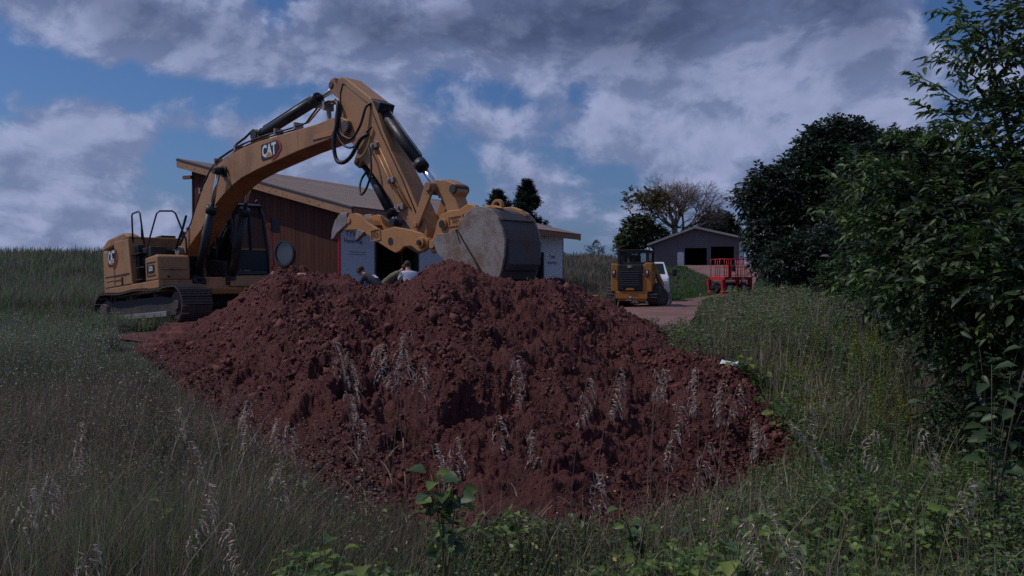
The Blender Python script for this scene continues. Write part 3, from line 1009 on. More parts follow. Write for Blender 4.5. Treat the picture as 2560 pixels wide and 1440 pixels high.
cpart('work_lamp', lambda q: (q.cyl((1.02, .6, 3.12), (1.12, .6, 3.12), .05), q.cyl((1.02, 1.3, 3.12), (1.12, 1.3, 3.12), .05)), M['black'])

# --- boom
top = [(-.12, 1.90), (-.1, 2.02), (.1, 2.17), (.5, 2.44), (.87, 2.90), (1.35, 3.40), (1.71, 3.63), (2.11, 3.78), (2.64, 3.89), (3.27, 3.95), (4.12, 3.96), (5.3, 3.91), (6.39, 3.87), (6.9, 3.88), (7.2, 3.84), (7.42, 3.72), (7.44, 3.58)]
bot = [(7.3, 3.47), (6.9, 3.47), (6.53, 3.46), (5.64, 3.44), (4.48, 3.37), (3.87, 3.33), (3.21, 3.26), (2.77, 3.16), (2.28, 2.99), (1.85, 2.80), (1.55, 2.62), (1.1, 2.30), (.45, 1.97), (.1, 1.74), (-.06, 1.74)]
b = MB(); b.prism(top + bot, -.29, .27); boom = b.build('boom', M['yellow'], exc, .018)
b = MB()
for y in (-.30, .27):
    b.prism([(1.05, 2.10), (1.4, 2.38), (1.2, 2.3)], y, y + .02)
b.cyl((-.02, -.42, 1.87), (-.02, .40, 1.87), .13, n=20); b.build('boom_foot_pin', M['steel'], boom, .01)
b = MB(); b.cyl((2.42, -.46, 3.55), (2.42, .46, 3.55), .08, n=20); b.cyl((2.42, -.35, 3.55), (2.42, .33, 3.55), .14, n=24); b.build('boom_boss', M['black'], boom, .01)
b = MB(); b.prism([(3.36, 3.92), (3.90, 3.92), (3.70, 4.29), (3.54, 4.29)], -.15, -.10); b.prism([(3.36, 3.92), (3.90, 3.92), (3.70, 4.29), (3.54, 4.29)], .08, .13)
b.cyl((3.62, -.17, 4.21), (3.62, .15, 4.21), .05); b.build('lug', M['yellow'], boom, .008)
b = MB(); b.prism([(6.2, 3.56), (6.9, 3.52), (6.95, 3.60), (6.3, 3.64)], -.31, -.29); b.box((5.62, -.294, 3.46), (5.635, -.288, 3.90)); b.box((2.9, -.294, 3.24), (2.912, -.288, 3.90)); b.build('weld_seam', M['tooluyellow'], boom, .003)
maker_logo(boom, side_m(4.52, -.298, 3.665, R(-1)), .74, .36)
# steel pipes along the boom top and clamps
for k, (yy, dz_) in enumerate([(-.24, .06), (-.17, .09), (-.10, .06), (.17, .07)]):
    pts = [(-.35, yy, 1.98), (-.20, yy, 2.10), (.02, yy, 2.20 + dz_), (.46, yy, 2.55), (.80, yy, 2.98), (1.28, yy, 3.48 + dz_ * .3), (1.66, yy, 3.74 + dz_ * .3), (2.1, yy, 3.87 + dz_), (2.64, yy, 3.95 + dz_), (3.27, yy, 4.0 + dz_), (4.12, yy, 4.0 + dz_), (5.3, yy, 3.94 + dz_)]
    if k < 2: pts += [(5.9, yy, 3.93 + dz_), (6.35, yy, 4.22), (6.75, yy, 4.27), (6.95, yy, 4.2)]
    b = MB(); b.tube(pts, .020, 8); b.build('pipe', M['tooluyellow'] if k % 2 else M['rubber'], boom)
for x, z in [(.25, 2.36), (1.05, 3.26), (1.9, 3.86), (2.9, 4.0), (4.7, 4.02), (5.5, 3.99)]:
    b = MB(); b.box((x - .03, -.28, z - .05), (x + .03, -.06, z + .10)); b.build('clamp', M['steel'], boom, .006)
b = MB(); b.tube([(2.75, -.2, 3.98), (2.85, -.18, 4.14), (3.15, -.12, 4.24), (3.42, -.10, 4.34), (3.58, -.08, 4.32)], .028); b.build('hose', M['rubber'], boom)
b = MB(); b.tube([(1.95, -.31, 3.72), (2.1, -.34, 3.66), (2.3, -.33, 3.66), (2.55, -.34, 3.62), (2.62, -.33, 3.5)], .018); b.tube([(2.62, -.33, 3.5), (2.7, -.31, 3.2), (2.78, -.30, 3.05)], .010); b.build('hose', M['rubber'], boom)
b = MB(); b.box((6.55, -.26, 4.12), (6.62, -.02, 4.30)); b.cyl((6.5, -.2, 4.25), (6.95, -.2, 4.25), .03); b.cyl((6.5, -.08, 4.25), (6.95, -.08, 4.25), .03); b.box((6.6, -.2, 3.85), (6.66, -.12, 4.15)); b.build('fitting', M['steel'], boom, .004)


def ram(name, p0, p1, r, rr, frac, parent, y=None):
    """hydraulic cylinder: dark barrel from p0, bright rod to p1"""
    p0, p1 = Vector(p0), Vector(p1)
    d = (p1 - p0)
    q = p0 + d * frac
    b_ = MB(); b_.cyl(p0, q, r, n=18); b_.cyl(p0 + d * (frac - .035), p0 + d * (frac + .03), r * 1.22, n=18); b_.cyl(p0 + d * .02, p0 + d * .06, r * 1.12, n=16)
    yy = Vector((0, 1, 0))
    b_.cyl(p0 - yy * r * 1.5, p0 + yy * r * 1.5, r * 1.15, n=16)
    o_ = b_.build(name, M['black'], parent)
    b_ = MB(); b_.cyl(q, p1, rr, n=14); b_.build('rod', M['chrome'], o_)
    b_ = MB(); b_.cyl(p1 - yy * r * 1.3, p1 + yy * r * 1.1, r * .85, n=16); b_.build('rod_eye', M['black'], o_)
    b_ = MB(); n_ = d.normalized().cross(yy).normalized()
    if n_.z < 0: n_ = -n_
    b_.tube([p0 + d * .05 + n_ * r, p0 + d * .06 + n_ * (r + .04), p0 + d * (frac - .06) + n_ * (r + .04), p0 + d * (frac - .04) + n_ * r], .014, 6); b_.build('feed_pipe', M['black'], o_)
    return o_


for yy in (-.44, .42):
    o = ram('boom_cylinder', (1.12, yy, 1.0), (2.42, yy, 3.55), .105, .05, .66, exc)
ram('stick_cylinder', (3.62, -.01, 4.21), (6.80, -.01, 4.60), .115, .055, .74, exc)

# --- stick
spoly = [(7.0, 4.54), (7.06, 4.64), (7.18, 4.67), (7.30, 4.62), (8.1, 4.02), (8.30, 3.62), (8.43, 3.29), (8.63, 2.89), (9.03, 2.23), (9.31, 1.70), (9.52, 1.34), (9.50, 1.16), (9.34, 1.08), (9.20, 1.18), (8.89, 1.57), (8.41, 2.13), (7.98, 2.62), (7.72, 2.88), (7.62, 2.78), (7.50, 2.80), (7.47, 2.95), (7.58, 3.11), (7.31, 3.37), (7.14, 3.75), (7.03, 4.25), (6.76, 4.46), (6.70, 4.58), (6.78, 4.70), (6.92, 4.72)]
b = MB(); b.prism(spoly, -.20, .20); stick = b.build('stick', M['yellow'], exc, .018)
for (x, z, hy, r_) in [(7.33, 3.62, .30, .12), (6.82, 4.59, .22, .07), (7.56, 2.87, .24, .06), (9.36, 1.20, .26, .09)]:
    b = MB(); b.cyl((x, -hy, z), (x, hy, z), r_, n=18); b.build('pin', M['tracksteel'], stick, .008)
b = MB()
inner = [(7.20, 4.42), (7.98, 3.95), (8.15, 3.6), (8.30, 3.25), (7.98, 3.3), (7.35, 3.52), (7.22, 3.8)]
b.tube([(x, -.205, z) for x, z in [(7.10, 3.95), (7.12, 4.35), (7.22, 4.52), (7.34, 4.46), (8.05, 3.90), (8.34, 3.30), (8.92, 2.30), (9.36, 1.42)]], .012, 6)
b.build('weld_seam', M['black'], stick)
b = MB(); b.tube([(8.12, -.205, 3.1), (8.56, -.21, 2.35), (9.0, -.21, 1.78)], .022, 8); b.tube([(8.22, -.205, 3.15), (8.66, -.21, 2.38), (9.1, -.21, 1.75)], .022, 8); b.build('stick_pipe', M['tooluyellow'], stick)
for x, z in [(8.18, 3.08), (8.62, 2.34), (8.86, 1.80)]:
    b = MB(); b.box((x - .09, -.26, z - .05), (x + .09, -.20, z + .05)); b.cyl((x - .03, -.30, z), (x - .03, -.2, z), .035, n=10); b.build('clamp', M['steel'], stick, .006)
ram('bucket_cylinder', (8.16, 0, 3.80), (9.68, 0, 2.00), .105, .06, .70, exc)
b = MB(); b.prism([(8.0, 3.86), (8.25, 3.70), (8.35, 3.88), (8.12, 4.0)], -.18, .18); b.build('cylinder_bracket', M['black'], stick, .01)
# hoses between boom end and stick
def arc_hose(pts, r, nm='hose'):
    P0 = [Vector(p) for p in pts]; out = []
    n_ = len(P0)
    for i in range(n_ - 1):
        a, b0, c, d = P0[max(i - 1, 0)], P0[i], P0[i + 1], P0[min(i + 2, n_ - 1)]
        for k in range(8):
            t = k / 8
            out.append(.5 * ((2 * b0) + (c - a) * t + (2 * a - 5 * b0 + 4 * c - d) * t * t + (3 * b0 - a - 3 * c + d) * t ** 3))
    out.append(P0[-1])
    b_ = MB(); b_.tube(out, r, 8); return b_.build(nm, M['rubber'], exc)
arc_hose([(6.92, -.2, 4.22), (7.12, -.28, 4.1), (7.12, -.33, 3.7), (7.02, -.35, 3.35), (7.08, -.35, 3.0), (7.28, -.34, 2.90), (7.55, -.33, 2.98), (7.85, -.31, 3.25), (8.02, -.25, 3.33)], .042)
arc_hose([(6.92, -.1, 4.22), (7.16, -.24, 4.05), (7.2, -.30, 3.55), (7.45, -.32, 3.35), (7.62, -.31, 3.34), (7.85, -.29, 3.55), (8.0, -.26, 3.85), (8.10, -.2, 3.92)], .026)
arc_hose([(6.95, -.15, 4.18), (7.05, -.3, 3.8), (7.15, -.33, 3.45), (7.35, -.33, 3.22), (7.6, -.31, 3.15), (7.85, -.29, 3.28), (8.12, -.24, 3.45)], .022)
arc_hose([(8.02, -.25, 3.05), (8.12, -.30, 2.85), (8.15, -.33, 2.55), (8.0, -.34, 2.28), (7.82, -.33, 2.18), (7.70, -.28, 2.30), (7.66, -.2, 2.5), (7.70, -.10, 2.66)], .022)
arc_hose([(8.35, -.05, 3.35), (8.55, -.1, 2.9), (8.80, -.1, 2.5), (9.0, -.1, 2.0)], .018)
arc_hose([(7.45, -.05, 3.5), (7.25, .0, 3.3), (7.15, .05, 3.55), (7.1, .0, 3.9)], .03)
arc_hose([(9.55, .1, 1.9), (9.7, .12, 1.98), (9.82, .12, 1.75), (9.85, .1, 1.4)], .016)
arc_hose([(-.35, -.2, 1.98), (-.6, -.25, 1.9), (-.75, -.2, 1.7)], .04)
arc_hose([(-.3, -.3, 1.95), (-.05, -.42, 1.95), (.15, -.44, 2.15), (.3, -.4, 2.4), (.42, -.34, 2.75)], .03)
# linkage
for yy in (-.27, .22):
    b = MB(); b.prism([(9.20, 1.42), (9.34, 1.36), (9.80, 1.97), (9.78, 2.10), (9.66, 2.14), (9.56, 2.04)], yy, yy + .05); b.build('idler_link', M['yellow'], exc, .012)
b = MB(); b.prism([(9.62, 2.10), (9.72, 2.18), (10.02, 2.14), (10.26, 2.02), (10.30, 1.88), (10.22, 1.80), (10.42, 1.30), (10.30, 1.22), (10.12, 1.28), (9.90, 1.78), (9.72, 1.92)], -.14, .14); b.build('power_link', M['yellow'], exc, .02)
for (x, z, hy, r_) in [(9.70, 2.05, .31, .085), (10.20, 1.94, .17, .085), (9.28, 1.42, .29, .06)]:
    b = MB(); b.cyl((x, -hy, z), (x, hy, z), r_, n=16); b.build('link_pin', M['yellow'] if x < 10 else M['undercar'], exc, .008)
# thumb and its cylinder
ram('thumb_cylinder', (7.56, 0, 2.87), (8.42, 0, 1.58), .095, .05, .86, exc)
tp = [(7.02, 1.72), (7.31, 1.86), (7.57, 1.86), (7.74, 1.80), (7.95, 1.62), (8.35, 1.42), (8.77, 1.44), (9.2, 1.34), (9.50, 1.24), (9.66, 1.10), (9.64, .96), (9.50, .90), (9.36, .94), (9.2, 1.04), (9.0, 1.05), (8.86, .98), (8.74, .96), (8.56, 1.04), (8.0, 1.34), (7.72, 1.50), (7.45, 1.54), (7.22, 1.56), (7.06, 1.60)]
tl_o = None
for yy in (-.32, .22):
    b = MB(); b.prism(tp, yy, yy + .07); o = b.build('thumb', M['tooluyellow'], exc, .015)
    tl_o = tl_o or o
b = MB(); b.prism([(7.15, 1.72), (7.35, 1.78), (7.6, 1.74), (7.7, 1.62), (7.4, 1.6)], -.25, .22); b.prism([(8.3, 1.2), (8.7, 1.2), (8.6, 1.34), (8.4, 1.36)], -.25, .22); b.cyl((9.50, -.38, 1.07), (9.50, .36, 1.07), .10, n=18); b.cyl((7.35, -.34, 1.74), (7.35, .3, 1.74), .07, n=14); b.build('thumb_crossmember', M['tooluyellow'], tl_o, .01)
b = MB(); b.cyl((9.50, -.41, 1.07), (9.50, -.38, 1.07), .05, n=14); b.cyl((8.62, -.325, 1.19), (8.62, -.322, 1.19), .075, n=16); b.build('pin_cap', M['black'], tl_o)
for yy in (-.345, .245):
    b = MB(); b.prism([(6.74, 1.42), (6.80, 1.62), (6.92, 1.80), (7.12, 1.92), (7.34, 1.90), (7.30, 1.66), (7.14, 1.60), (6.96, 1.53), (6.84, 1.44)], yy, yy + .10); b.build('thumb_tooth', M['steel'], tl_o, .012)
b = MB(); b.prism([(7.62, 1.54), (7.86, 1.46), (7.72, 1.38)], -.34, -.22); b.build('thumb_serration', M['steel'], tl_o, .008)
b = MB()
for (x0, x1, z0, z1) in [(8.04, 8.34, 1.47, 1.49), (8.04, 8.34, 1.27, 1.29), (8.04, 8.06, 1.29, 1.47), (8.32, 8.34, 1.29, 1.47)]: b.box((x0, -.334, z0 - .02), (x1, -.32, z1 - .02))
b.build('badge_frame', M['tooluyellow'], tl_o); b = MB()
text_obj('321', .16, M['print_black'], tl_o, side_m(8.19, -.335, 1.36, R(-18)), .002)
# coupler
b = MB(); cp = [(9.62, .98), (9.78, 1.22), (9.86, 1.40), (9.98, 1.52), (10.15, 1.56), (10.45, 1.55), (10.66, 1.62), (10.84, 1.56), (10.86, 1.40), (10.70, 1.28), (10.55, 1.20), (10.30, 1.10), (10.02, 1.02), (9.85, .88), (9.68, .86)]
b.prism(cp, -.26, -.16); b.prism(cp, .16, .26); b.prism([(9.9, 1.1), (10.1, 1.45), (10.6, 1.5), (10.6, 1.3), (10.2, 1.12)], -.16, .16)
cpl = b.build('coupler', M['tooluyellow'], exc, .02)
b = MB(); b.cyl((10.03, -.30, 1.34), (10.03, .30, 1.34), .10, n=18); b.cyl((9.72, -.30, 1.02), (9.72, .30, 1.02), .08, n=18); b.build('coupler_pin', M['tooluyellow'], cpl, .008)
b = MB(); b.cyl((10.03, -.31, 1.34), (10.03, -.30, 1.34), .07, n=16); b.build('pin_cap', M['black'], cpl)
for x, z in [(10.50, 1.50), (11.22, 1.50)]:
    b = MB(); n_ = 18
    for k in range(n_):
        a0 = 2 * math.pi * k / n_; a1 = 2 * math.pi * (k + 1) / n_
        b.prism([(x + math.cos(a0) * .115, z + math.sin(a0) * .115), (x + math.cos(a1) * .115, z + math.sin(a1) * .115), (x + math.cos(a1) * .075, z + math.sin(a1) * .075), (x + math.cos(a0) * .075, z + math.sin(a0) * .075)], -.15, -.08)
    b.build('lifting_eye', M['tooluyellow'], cpl)
b = MB(); b.box((10.16, -.275, 1.27), (10.5, -.262, 1.29)); b.box((10.2, -.275, 1.43), (10.54, -.262, 1.45)); b.box((10.16, -.275, 1.27), (10.18, -.262, 1.45)); b.box((10.5, -.275, 1.27), (10.53, -.262, 1.45)); b.build('badge_frame', M['tooluyellow'], cpl)
text_obj('321', .11, M['print_black'], cpl, side_m(10.34, -.275, 1.36, R(5)), .002)
# bucket: end plates and a rolled shell between them
bp = [(10.50, 1.10), (10.62, 1.28), (10.78, 1.42), (10.98, 1.50), (11.2, 1.48), (11.38, 1.40), (11.52, 1.26), (11.60, 1.06), (11.64, .86), (11.60, .62), (11.52, .40), (11.44, .26), (11.22, .24), (11.12, .34), (10.86, .62), (10.62, .90)]
b = MB(); b.prism(bp, -.44, -.40); bk = b.build('bucket', M['bucket_steel'], exc, .008)
b = MB(); b.prism(bp, .42, .46); b.build('end_plate', M['bucket_steel'], bk, .008)
b = MB(); b.prism([(9.94, 1.06), (10.10, 1.16), (10.34, 1.14), (10.53, 1.18), (10.62, .93), (10.86, .65), (11.16, .31), (10.98, .38), (10.6, .50), (10.28, .64), (10.05, .82)], -.465, -.43); b.build('side_cutter', M['bucket_steel'], bk, .01)
b = MB(); b.prism([(10.54, 1.19), (10.57, 1.17), (11.20, .28), (11.17, .28)], -.462, -.436); b.build('seam', M['black'], bk)
# rolled back
outer = bp[1:13]
cen = Vector((11.0, .85)); b = MB()
for i in range(len(outer) - 1):
    (x0, z0), (x1, z1) = outer[i], outer[i + 1]
    f_ = .955
    i0 = (cen.x + (x0 - cen.x) * f_, cen.y + (z0 - cen.y) * f_); i1 = (cen.x + (x1 - cen.x) * f_, cen.y + (z1 - cen.y) * f_)
    b.prism([(cen.x + (x0 - cen.x) * .985, cen.y + (z0 - cen.y) * .985), (cen.x + (x1 - cen.x) * .985, cen.y + (z1 - cen.y) * .985), i1, i0], -.40, .42)
b.build('bucket_shell', M['shadedsteel'], bk)
b = MB(); b.prism([(11.585, .92), (11.66, .90), (11.64, .50), (11.56, .40), (11.50, .42)], -.36, .40); b.prism([(11.42, 1.33), (11.46, 1.36), (11.56, 1.22), (11.52, 1.20)], -.38, .41); b.build('wear_plate', M['shadedsteel'], bk, .01)
b = MB(); b.prism([(10.72, 1.40), (10.98, 1.53), (11.22, 1.51), (11.42, 1.43), (11.5, 1.32), (11.46, 1.30), (11.2, 1.46), (10.98, 1.48), (10.76, 1.34)], .22, .30); b.prism([(10.72, 1.40), (10.98, 1.53), (11.22, 1.51), (11.42, 1.43), (11.2, 1.46), (10.98, 1.48), (10.76, 1.34)], -.2, -.12); b.build('hinge_plate', M['tooluyellow'], bk, .01)
for k in range(4):
    b = MB(); y = -.36 + k * .25; b.prism([(11.18, .30), (11.42, .30), (11.30, .08)], y, y + .07); b.build('tooth', M['steel'], bk, .008)


# ------------------------------------------------------------------ people
def ensure_skin(name, verts, edges, radii, mat, parent, levels=1):
    me = bpy.data.meshes.new(name)
    me.from_pydata([tuple(v) for v in verts], edges, [])
    me.materials.append(mat)
    bm_ = bmesh.new(); bm_.from_mesh(me)
    lay = bm_.verts.layers.skin.verify()
    bm_.verts.ensure_lookup_table()
    for i, r in enumerate(radii):
        rr = r if isinstance(r, tuple) else (r, r)
        bm_.verts[i][lay].radius = rr
        bm_.verts[i][lay].use_root = (i == 0)
    bm_.to_mesh(me); bm_.free()
    o = link(name, me, parent)
    m_ = o.modifiers.new('skin', 'SKIN'); m_.use_smooth_shade = True
    s_ = o.modifiers.new('sub', 'SUBSURF'); s_.levels = levels; s_.render_levels = levels
    return o


def person(loc, face_deg, J, shirt, trousers, label, hair='hair', cap=None, extra=None, scale=1.0, root_m=None):
    """J: joints in metres, x forward, y left, z up: pelvis, waist, chest, neck, head, and for both sides
    shoulder, elbow, hand, hip, knee, foot"""
    if root_m is not None:
        p_ = empty('person', label=label, cat='person', mat=root_m)
    else:
        p_ = empty('person', loc, R(face_deg), label, 'person')
    j = {('for_' if k == 'xx' else k): Vector(v) for k, v in J.items()}
    vs_, es_, rs_ = [], [], []

    def av(p, r):
        vs_.append(p); rs_.append(r); return len(vs_) - 1
    pel = av(j['pelvis'], (.15, .11)); wa = av(j['waist'], (.14, .10)); ch = av(j['chest'], (.17, .12)); nk = av(j['neck'], .055)
    hd0 = av(j['head'] + (j['neck'] - j['head']) * .35, (.07, .075)); hd1 = av(j['head'], (.085, .10)); hd2 = av(j['head'] + (j['head'] - j['neck']).normalized() * .09, (.07, .08))
    es_ += [(pel, wa), (wa, ch), (ch, nk), (nk, hd0), (hd0, hd1), (hd1, hd2)]
    for s in ('l', 'r'):
        sg = 1 if s == 'l' else -1
        sh_ = av(j['sh' + s], .062); elb = av(j['el' + s], .045); wr = av(j['ha' + s], .028)
        d = (j['ha' + s] - j['el' + s]).normalized()
        pm = av(j['ha' + s] + d * .06, (.034, .018))
        es_ += [(ch, sh_), (sh_, elb), (elb, wr), (wr, pm)]
        side = d.cross(Vector((0, 0, 1))); side = side.normalized() if side.length > .1 else Vector((0, 1, 0))
        for q, ln in ((-1.2, .055), (-.4, .068), (.4, .065), (1.2, .05)):
            a_ = av(j['ha' + s] + d * .10 + side * q * .018, .009); b_ = av(j['ha' + s] + d * (.10 + ln) + side * q * .02 + Vector((0, 0, -.015)), .0075)
            es_ += [(pm, a_), (a_, b_)]
        a_ = av(j['ha' + s] + d * .05 + side * .04 * sg, .011); b_ = av(j['ha' + s] + d * .09 + side * .055 * sg, .008); es_ += [(wr, a_), (a_, b_)]
        hp = av(j['hi' + s], .085); kn = av(j['kn' + s], .058); an = av(j['fo' + s], .038); to = av(j['fo' + s] + Vector((.15, 0, -.045)), (.04, .03))
        es_ += [(pel, hp), (hp, kn), (kn, an), (an, to)]
    ensure_skin('body', vs_, es_, rs_, M['skin'], p_)
    # face: nose, ears, eyes
    fdir = j.get('look', Vector((1, 0, 0))); fdir = Vector(fdir).normalized()
    up_ = (j['head'] - j['neck']).normalized(); sd = up_.cross(fdir).normalized()
    b_ = MB(); b_.cyl(j['head'] + fdir * .09 + up_ * .01, j['head'] + fdir * .12 - up_ * .02, .012, .018, 8)
    for sg in (1, -1): b_.sphere(j['head'] + sd * .085 * sg, .022, .6, .5, 1.2, 8, 6)
    b_.build('nose_and_ears', M['skin'], p_)
    b_ = MB()
    for sg in (1, -1): b_.sphere(j['head'] + fdir * .092 + sd * .032 * sg + up_ * .022, .010, n=8, m=6)
    b_.box((-.02, -.004, -.004), (.02, .004, .004), Matrix.Translation(j['head'] + fdir * .095 - up_ * .045))
    b_.build('eyes_and_mouth', M['print_black'], p_)
    # clothes
    k = 1.10
    vs2 = [j['pelvis'] + Vector((0, 0, -.02)), j['waist'], j['chest'], j['neck'] + (j['chest'] - j['neck']) * .25]
    rs2 = [(.17, .13), (.165, .125), (.195, .14), (.085, .08)]
    es2 = [(0, 1), (1, 2), (2, 3)]
    for s in ('l', 'r'):
        a_ = len(vs2); vs2 += [j['sh' + s], j['sh' + s] + (j['el' + s] - j['sh' + s]) * .75]; rs2 += [.082, .072]; es2 += [(2, a_), (a_, a_ + 1)]
        if shirt != 'tee':
            vs2 += [j['el' + s], j['el' + s] + (j['ha' + s] - j['el' + s]) * .9]; rs2 += [.06, .045]; es2 += [(a_ + 1, a_ + 2), (a_ + 2, a_ + 3)]
    ensure_skin('shirt', vs2, es2, rs2, M[shirt], p_)
    vs3 = [j['pelvis'] + Vector((0, 0, .03))]; rs3 = [(.165, .125)]; es3 = []
    for s in ('l', 'r'):
        a_ = len(vs3); vs3 += [j['hi' + s], j['kn' + s], j['fo' + s] + Vector((0, 0, .02))]; rs3 += [.10, .075, .065]; es3 += [(0, a_), (a_, a_ + 1), (a_ + 1, a_ + 2)]
    ensure_skin('trousers', vs3, es3, rs3, M[trousers], p_)
    for s in ('l', 'r'):
        b_ = MB(); f_ = j['fo' + s]; b_.box((f_.x - .08, f_.y - .05, f_.z - .085), (f_.x + .2, f_.y + .05, f_.z + .0)); b_.build('boot', M['black'], p_, .03)
    hp_ = j['head'] + up_ * .025 - fdir * .015
    if cap:
        b_ = MB(); b_.sphere(hp_ + up_ * .03, .108, 1, .92, .85, 14, 8)
        b_.build('cap', M[cap], p_)
        b_ = MB(); b_.cyl(hp_ + fdir * .12 + up_ * .012, hp_ + fdir * .12 + up_ * .026, .065, n=14); b_.build('cap_peak', M[cap], p_, .004)
    b_ = MB(); b_.sphere(hp_ - fdir * .012, .100, 1, .93, 1.05, 14, 8); b_.build('hair', M[hair], p_)
    if extra: extra(p_, j)
    return p_


stand_bent = dict(pelvis=(0, 0, .92), waist=(.04, 0, 1.06), chest=(.13, 0, 1.27), neck=(.20, 0, 1.42), head=(.28, 0, 1.54), look=(1, 0, -.6),
                  shl=(.13, .18, 1.33), ell=(.28, .26, 1.08), hal=(.50, .16, 1.0), shr=(.13, -.18, 1.33), elr=(.26, -.27, 1.07), har=(.48, -.18, .98),
                  hil=(0, .10, .86), knl=(.03, .12, .48), fol=(-.02, .13, .10), hir=(0, -.10, .86), knr=(.05, -.12, .48), **{'for': (0, -.14, .10)})
bent_low = dict(pelvis=(-.1, 0, .82), waist=(.05, 0, .98), chest=(.28, 0, 1.14), neck=(.42, 0, 1.24), head=(.53, 0, 1.31), look=(.7, 0, -.8),
                shl=(.30, .18, 1.17), ell=(.42, .24, .90), hal=(.60, .12, .80), shr=(.30, -.18, 1.17), elr=(.42, -.25, .90), har=(.60, -.14, .78),
                hil=(-.1, .10, .78), knl=(.08, .14, .44), fol=(-.06, .15, .10), hir=(-.1, -.10, .78), knr=(.10, -.14, .44), **{'for': (-.04, -.15, .10)})
# (x, y) on the yard behind the pile, facing into the scene
X3, Y3 = (1022 - 1280) / 2000 * 20.4, 20.4
person((X3 + .05, Y3, float(gz(X3, Y3)) - .04), 115, stand_bent, 'tee', 'denim', 'man in a pale tee shirt with short dark hair seen from behind')


def back_print(p_, j):
    b_ = MB(); b_.box((-.06, -.07, -.003), (.07, .06, .003), Matrix.Translation((.095, 0, 1.172)) @ Matrix.Rotation(R(-35), 4, 'Y'))
    b_.build('back_print', M['print_white'], p_)


X1, Y1 = (936 - 1280) / 2000 * 19.6, 19.6
person((X1 + .10, Y1, float(gz(X1, Y1)) + .05), 155, bent_low, 'darkjacket', 'denim', 'person bending forward in a dark jacket with white print on its back', extra=back_print)
X2, Y2 = (972 - 1280) / 2000 * 20.6, 20.6
person((X2 - .1, Y2, float(gz(X2, Y2)) + .12), 20, bent_low, 'khaki', 'denim', 'stooping person in a grey peaked cap and dull brown shirt', cap='cap')
seat = dict(pelvis=(0, 0, .58), waist=(.0, 0, .72), chest=(.03, 0, .94), neck=(.05, 0, 1.1), head=(.09, 0, 1.24), look=(1, 0, -.15),
            shl=(.03, .19, 1.0), ell=(.14, .27, .76), hal=(.40, .26, .74), shr=(.03, -.19, 1.0), elr=(.14, -.24, .76), har=(.40, -.2, .74),
            hil=(.05, .1, .56), knl=(.48, .13, .60), fol=(.58, .13, .18), hir=(.05, -.1, .56), knr=(.48, -.13, .60), **{'for': (.58, -.13, .18)})
opm = mx @ Matrix.Translation((-.02, .80, 1.06))
person(None, 0, seat, 'hivis', 'denim', 'operator in a bright green vest seated in the excavator cab', cap='cap', root_m=opm)
#==PART3==
# ------------------------------------------------------------------ new house behind the excavator
# frame: origin at the near wall corner, u along the wrapped wall, v along the wood wall
A27 = R(27.2)
uv = Vector((math.sin(A27), math.cos(A27), 0)); vv_ = Vector((-math.cos(A27), math.sin(A27), 0))
HB = Vector((-4.98, 25.0, 0)) + vv_ * .8 + uv * .33
HG = .32
hm = Matrix((uv, vv_, Vector((0, 0, 1)))).transposed().to_4x4(); hm.translation = Vector((HB.x, HB.y, HG))
house = empty('house', label='half built house with red wood end wall and white wrapped front', cat='house', mat=hm)
HL, HW = 17.86, 6.58          # length along u, depth along v
EZ = 3.78 - HG                # eave height at the roof edge top
SL = 2.02 / 7.8
def roof_z(v): return EZ + (v + .8) * SL     # top of the roof at depth v
# wood end wall, one object per board
nb = 40; bw = HW / nb
wall_o = MB().box((.03, .0, 0), (.16, HW, 2.9)).build('end_wall', M['interior'], house)
wcy, wcz, wr_ = 2.30, 2.04, .41
# window centre: found on the wall plane
for k in range(nb):
    y0 = k * bw + .004; y1 = (k + 1) * bw - .004
    d = rnd.uniform(-.003, .003)
    zt0, zt1 = roof_z(y0) - .36, roof_z(y1) - .36
    segs = [(0.0, None)]
    ym = (y0 + y1) / 2
    def cut(y): 
        q = wr_ ** 2 - (y - wcy) ** 2
        return math.sqrt(q) if q > 0 else 0
    b = MB()
    c0, c1 = cut(y0), cut(y1)
    def slab(zb0, zb1, zt0_, zt1_):
        x0, x1 = -.022 + d, .03
        vs_ = [(x0, y0, zb0), (x0, y1, zb1), (x0, y1, zt1_), (x0, y0, zt0_), (x1, y0, zb0), (x1, y1, zb1), (x1, y1, zt1_), (x1, y0, zt0_)]
        b.add(vs_, [(0, 1, 2, 3), (7, 6, 5, 4), (0, 4, 5, 1), (1, 5, 6, 2), (2, 6, 7, 3), (3, 7, 4, 0)], False)
    if c0 > 0 or c1 > 0:
        slab(-.3, -.3, wcz - c0, wcz - c1); slab(wcz + c0, wcz + c1, zt0, zt1)
    else:
        slab(-.3, -.3, zt0, zt1)
    b.build('board', M['cedar'], house)
# upper part of the wall behind the boards
b = MB(); b.add([(.03, 0, 2.8), (.03, HW, 2.8), (.03, HW, roof_z(HW) - .4), (.03, 0, roof_z(0) - .4), (.16, 0, 2.8), (.16, HW, 2.8), (.16, HW, roof_z(HW) - .4), (.16, 0, roof_z(0) - .4)], [(0, 1, 2, 3), (7, 6, 5, 4), (0, 4, 5, 1), (1, 5, 6, 2), (2, 6, 7, 3), (3, 7, 4, 0)])
b.build('gable_wall', M['interior'], house)
b = MB(); b.box((-.05, HW - .02, -.3), (.02, HW + .03, roof_z(HW) - .36)); b.build('corner_trim', M['cedar'], house, .004)
b = MB(); b.box((-.12, HW + .02, roof_z(HW) - .62), (.0, HW + .42, roof_z(HW) - .50)); b.build('rafter_tail', M['ply'], house)
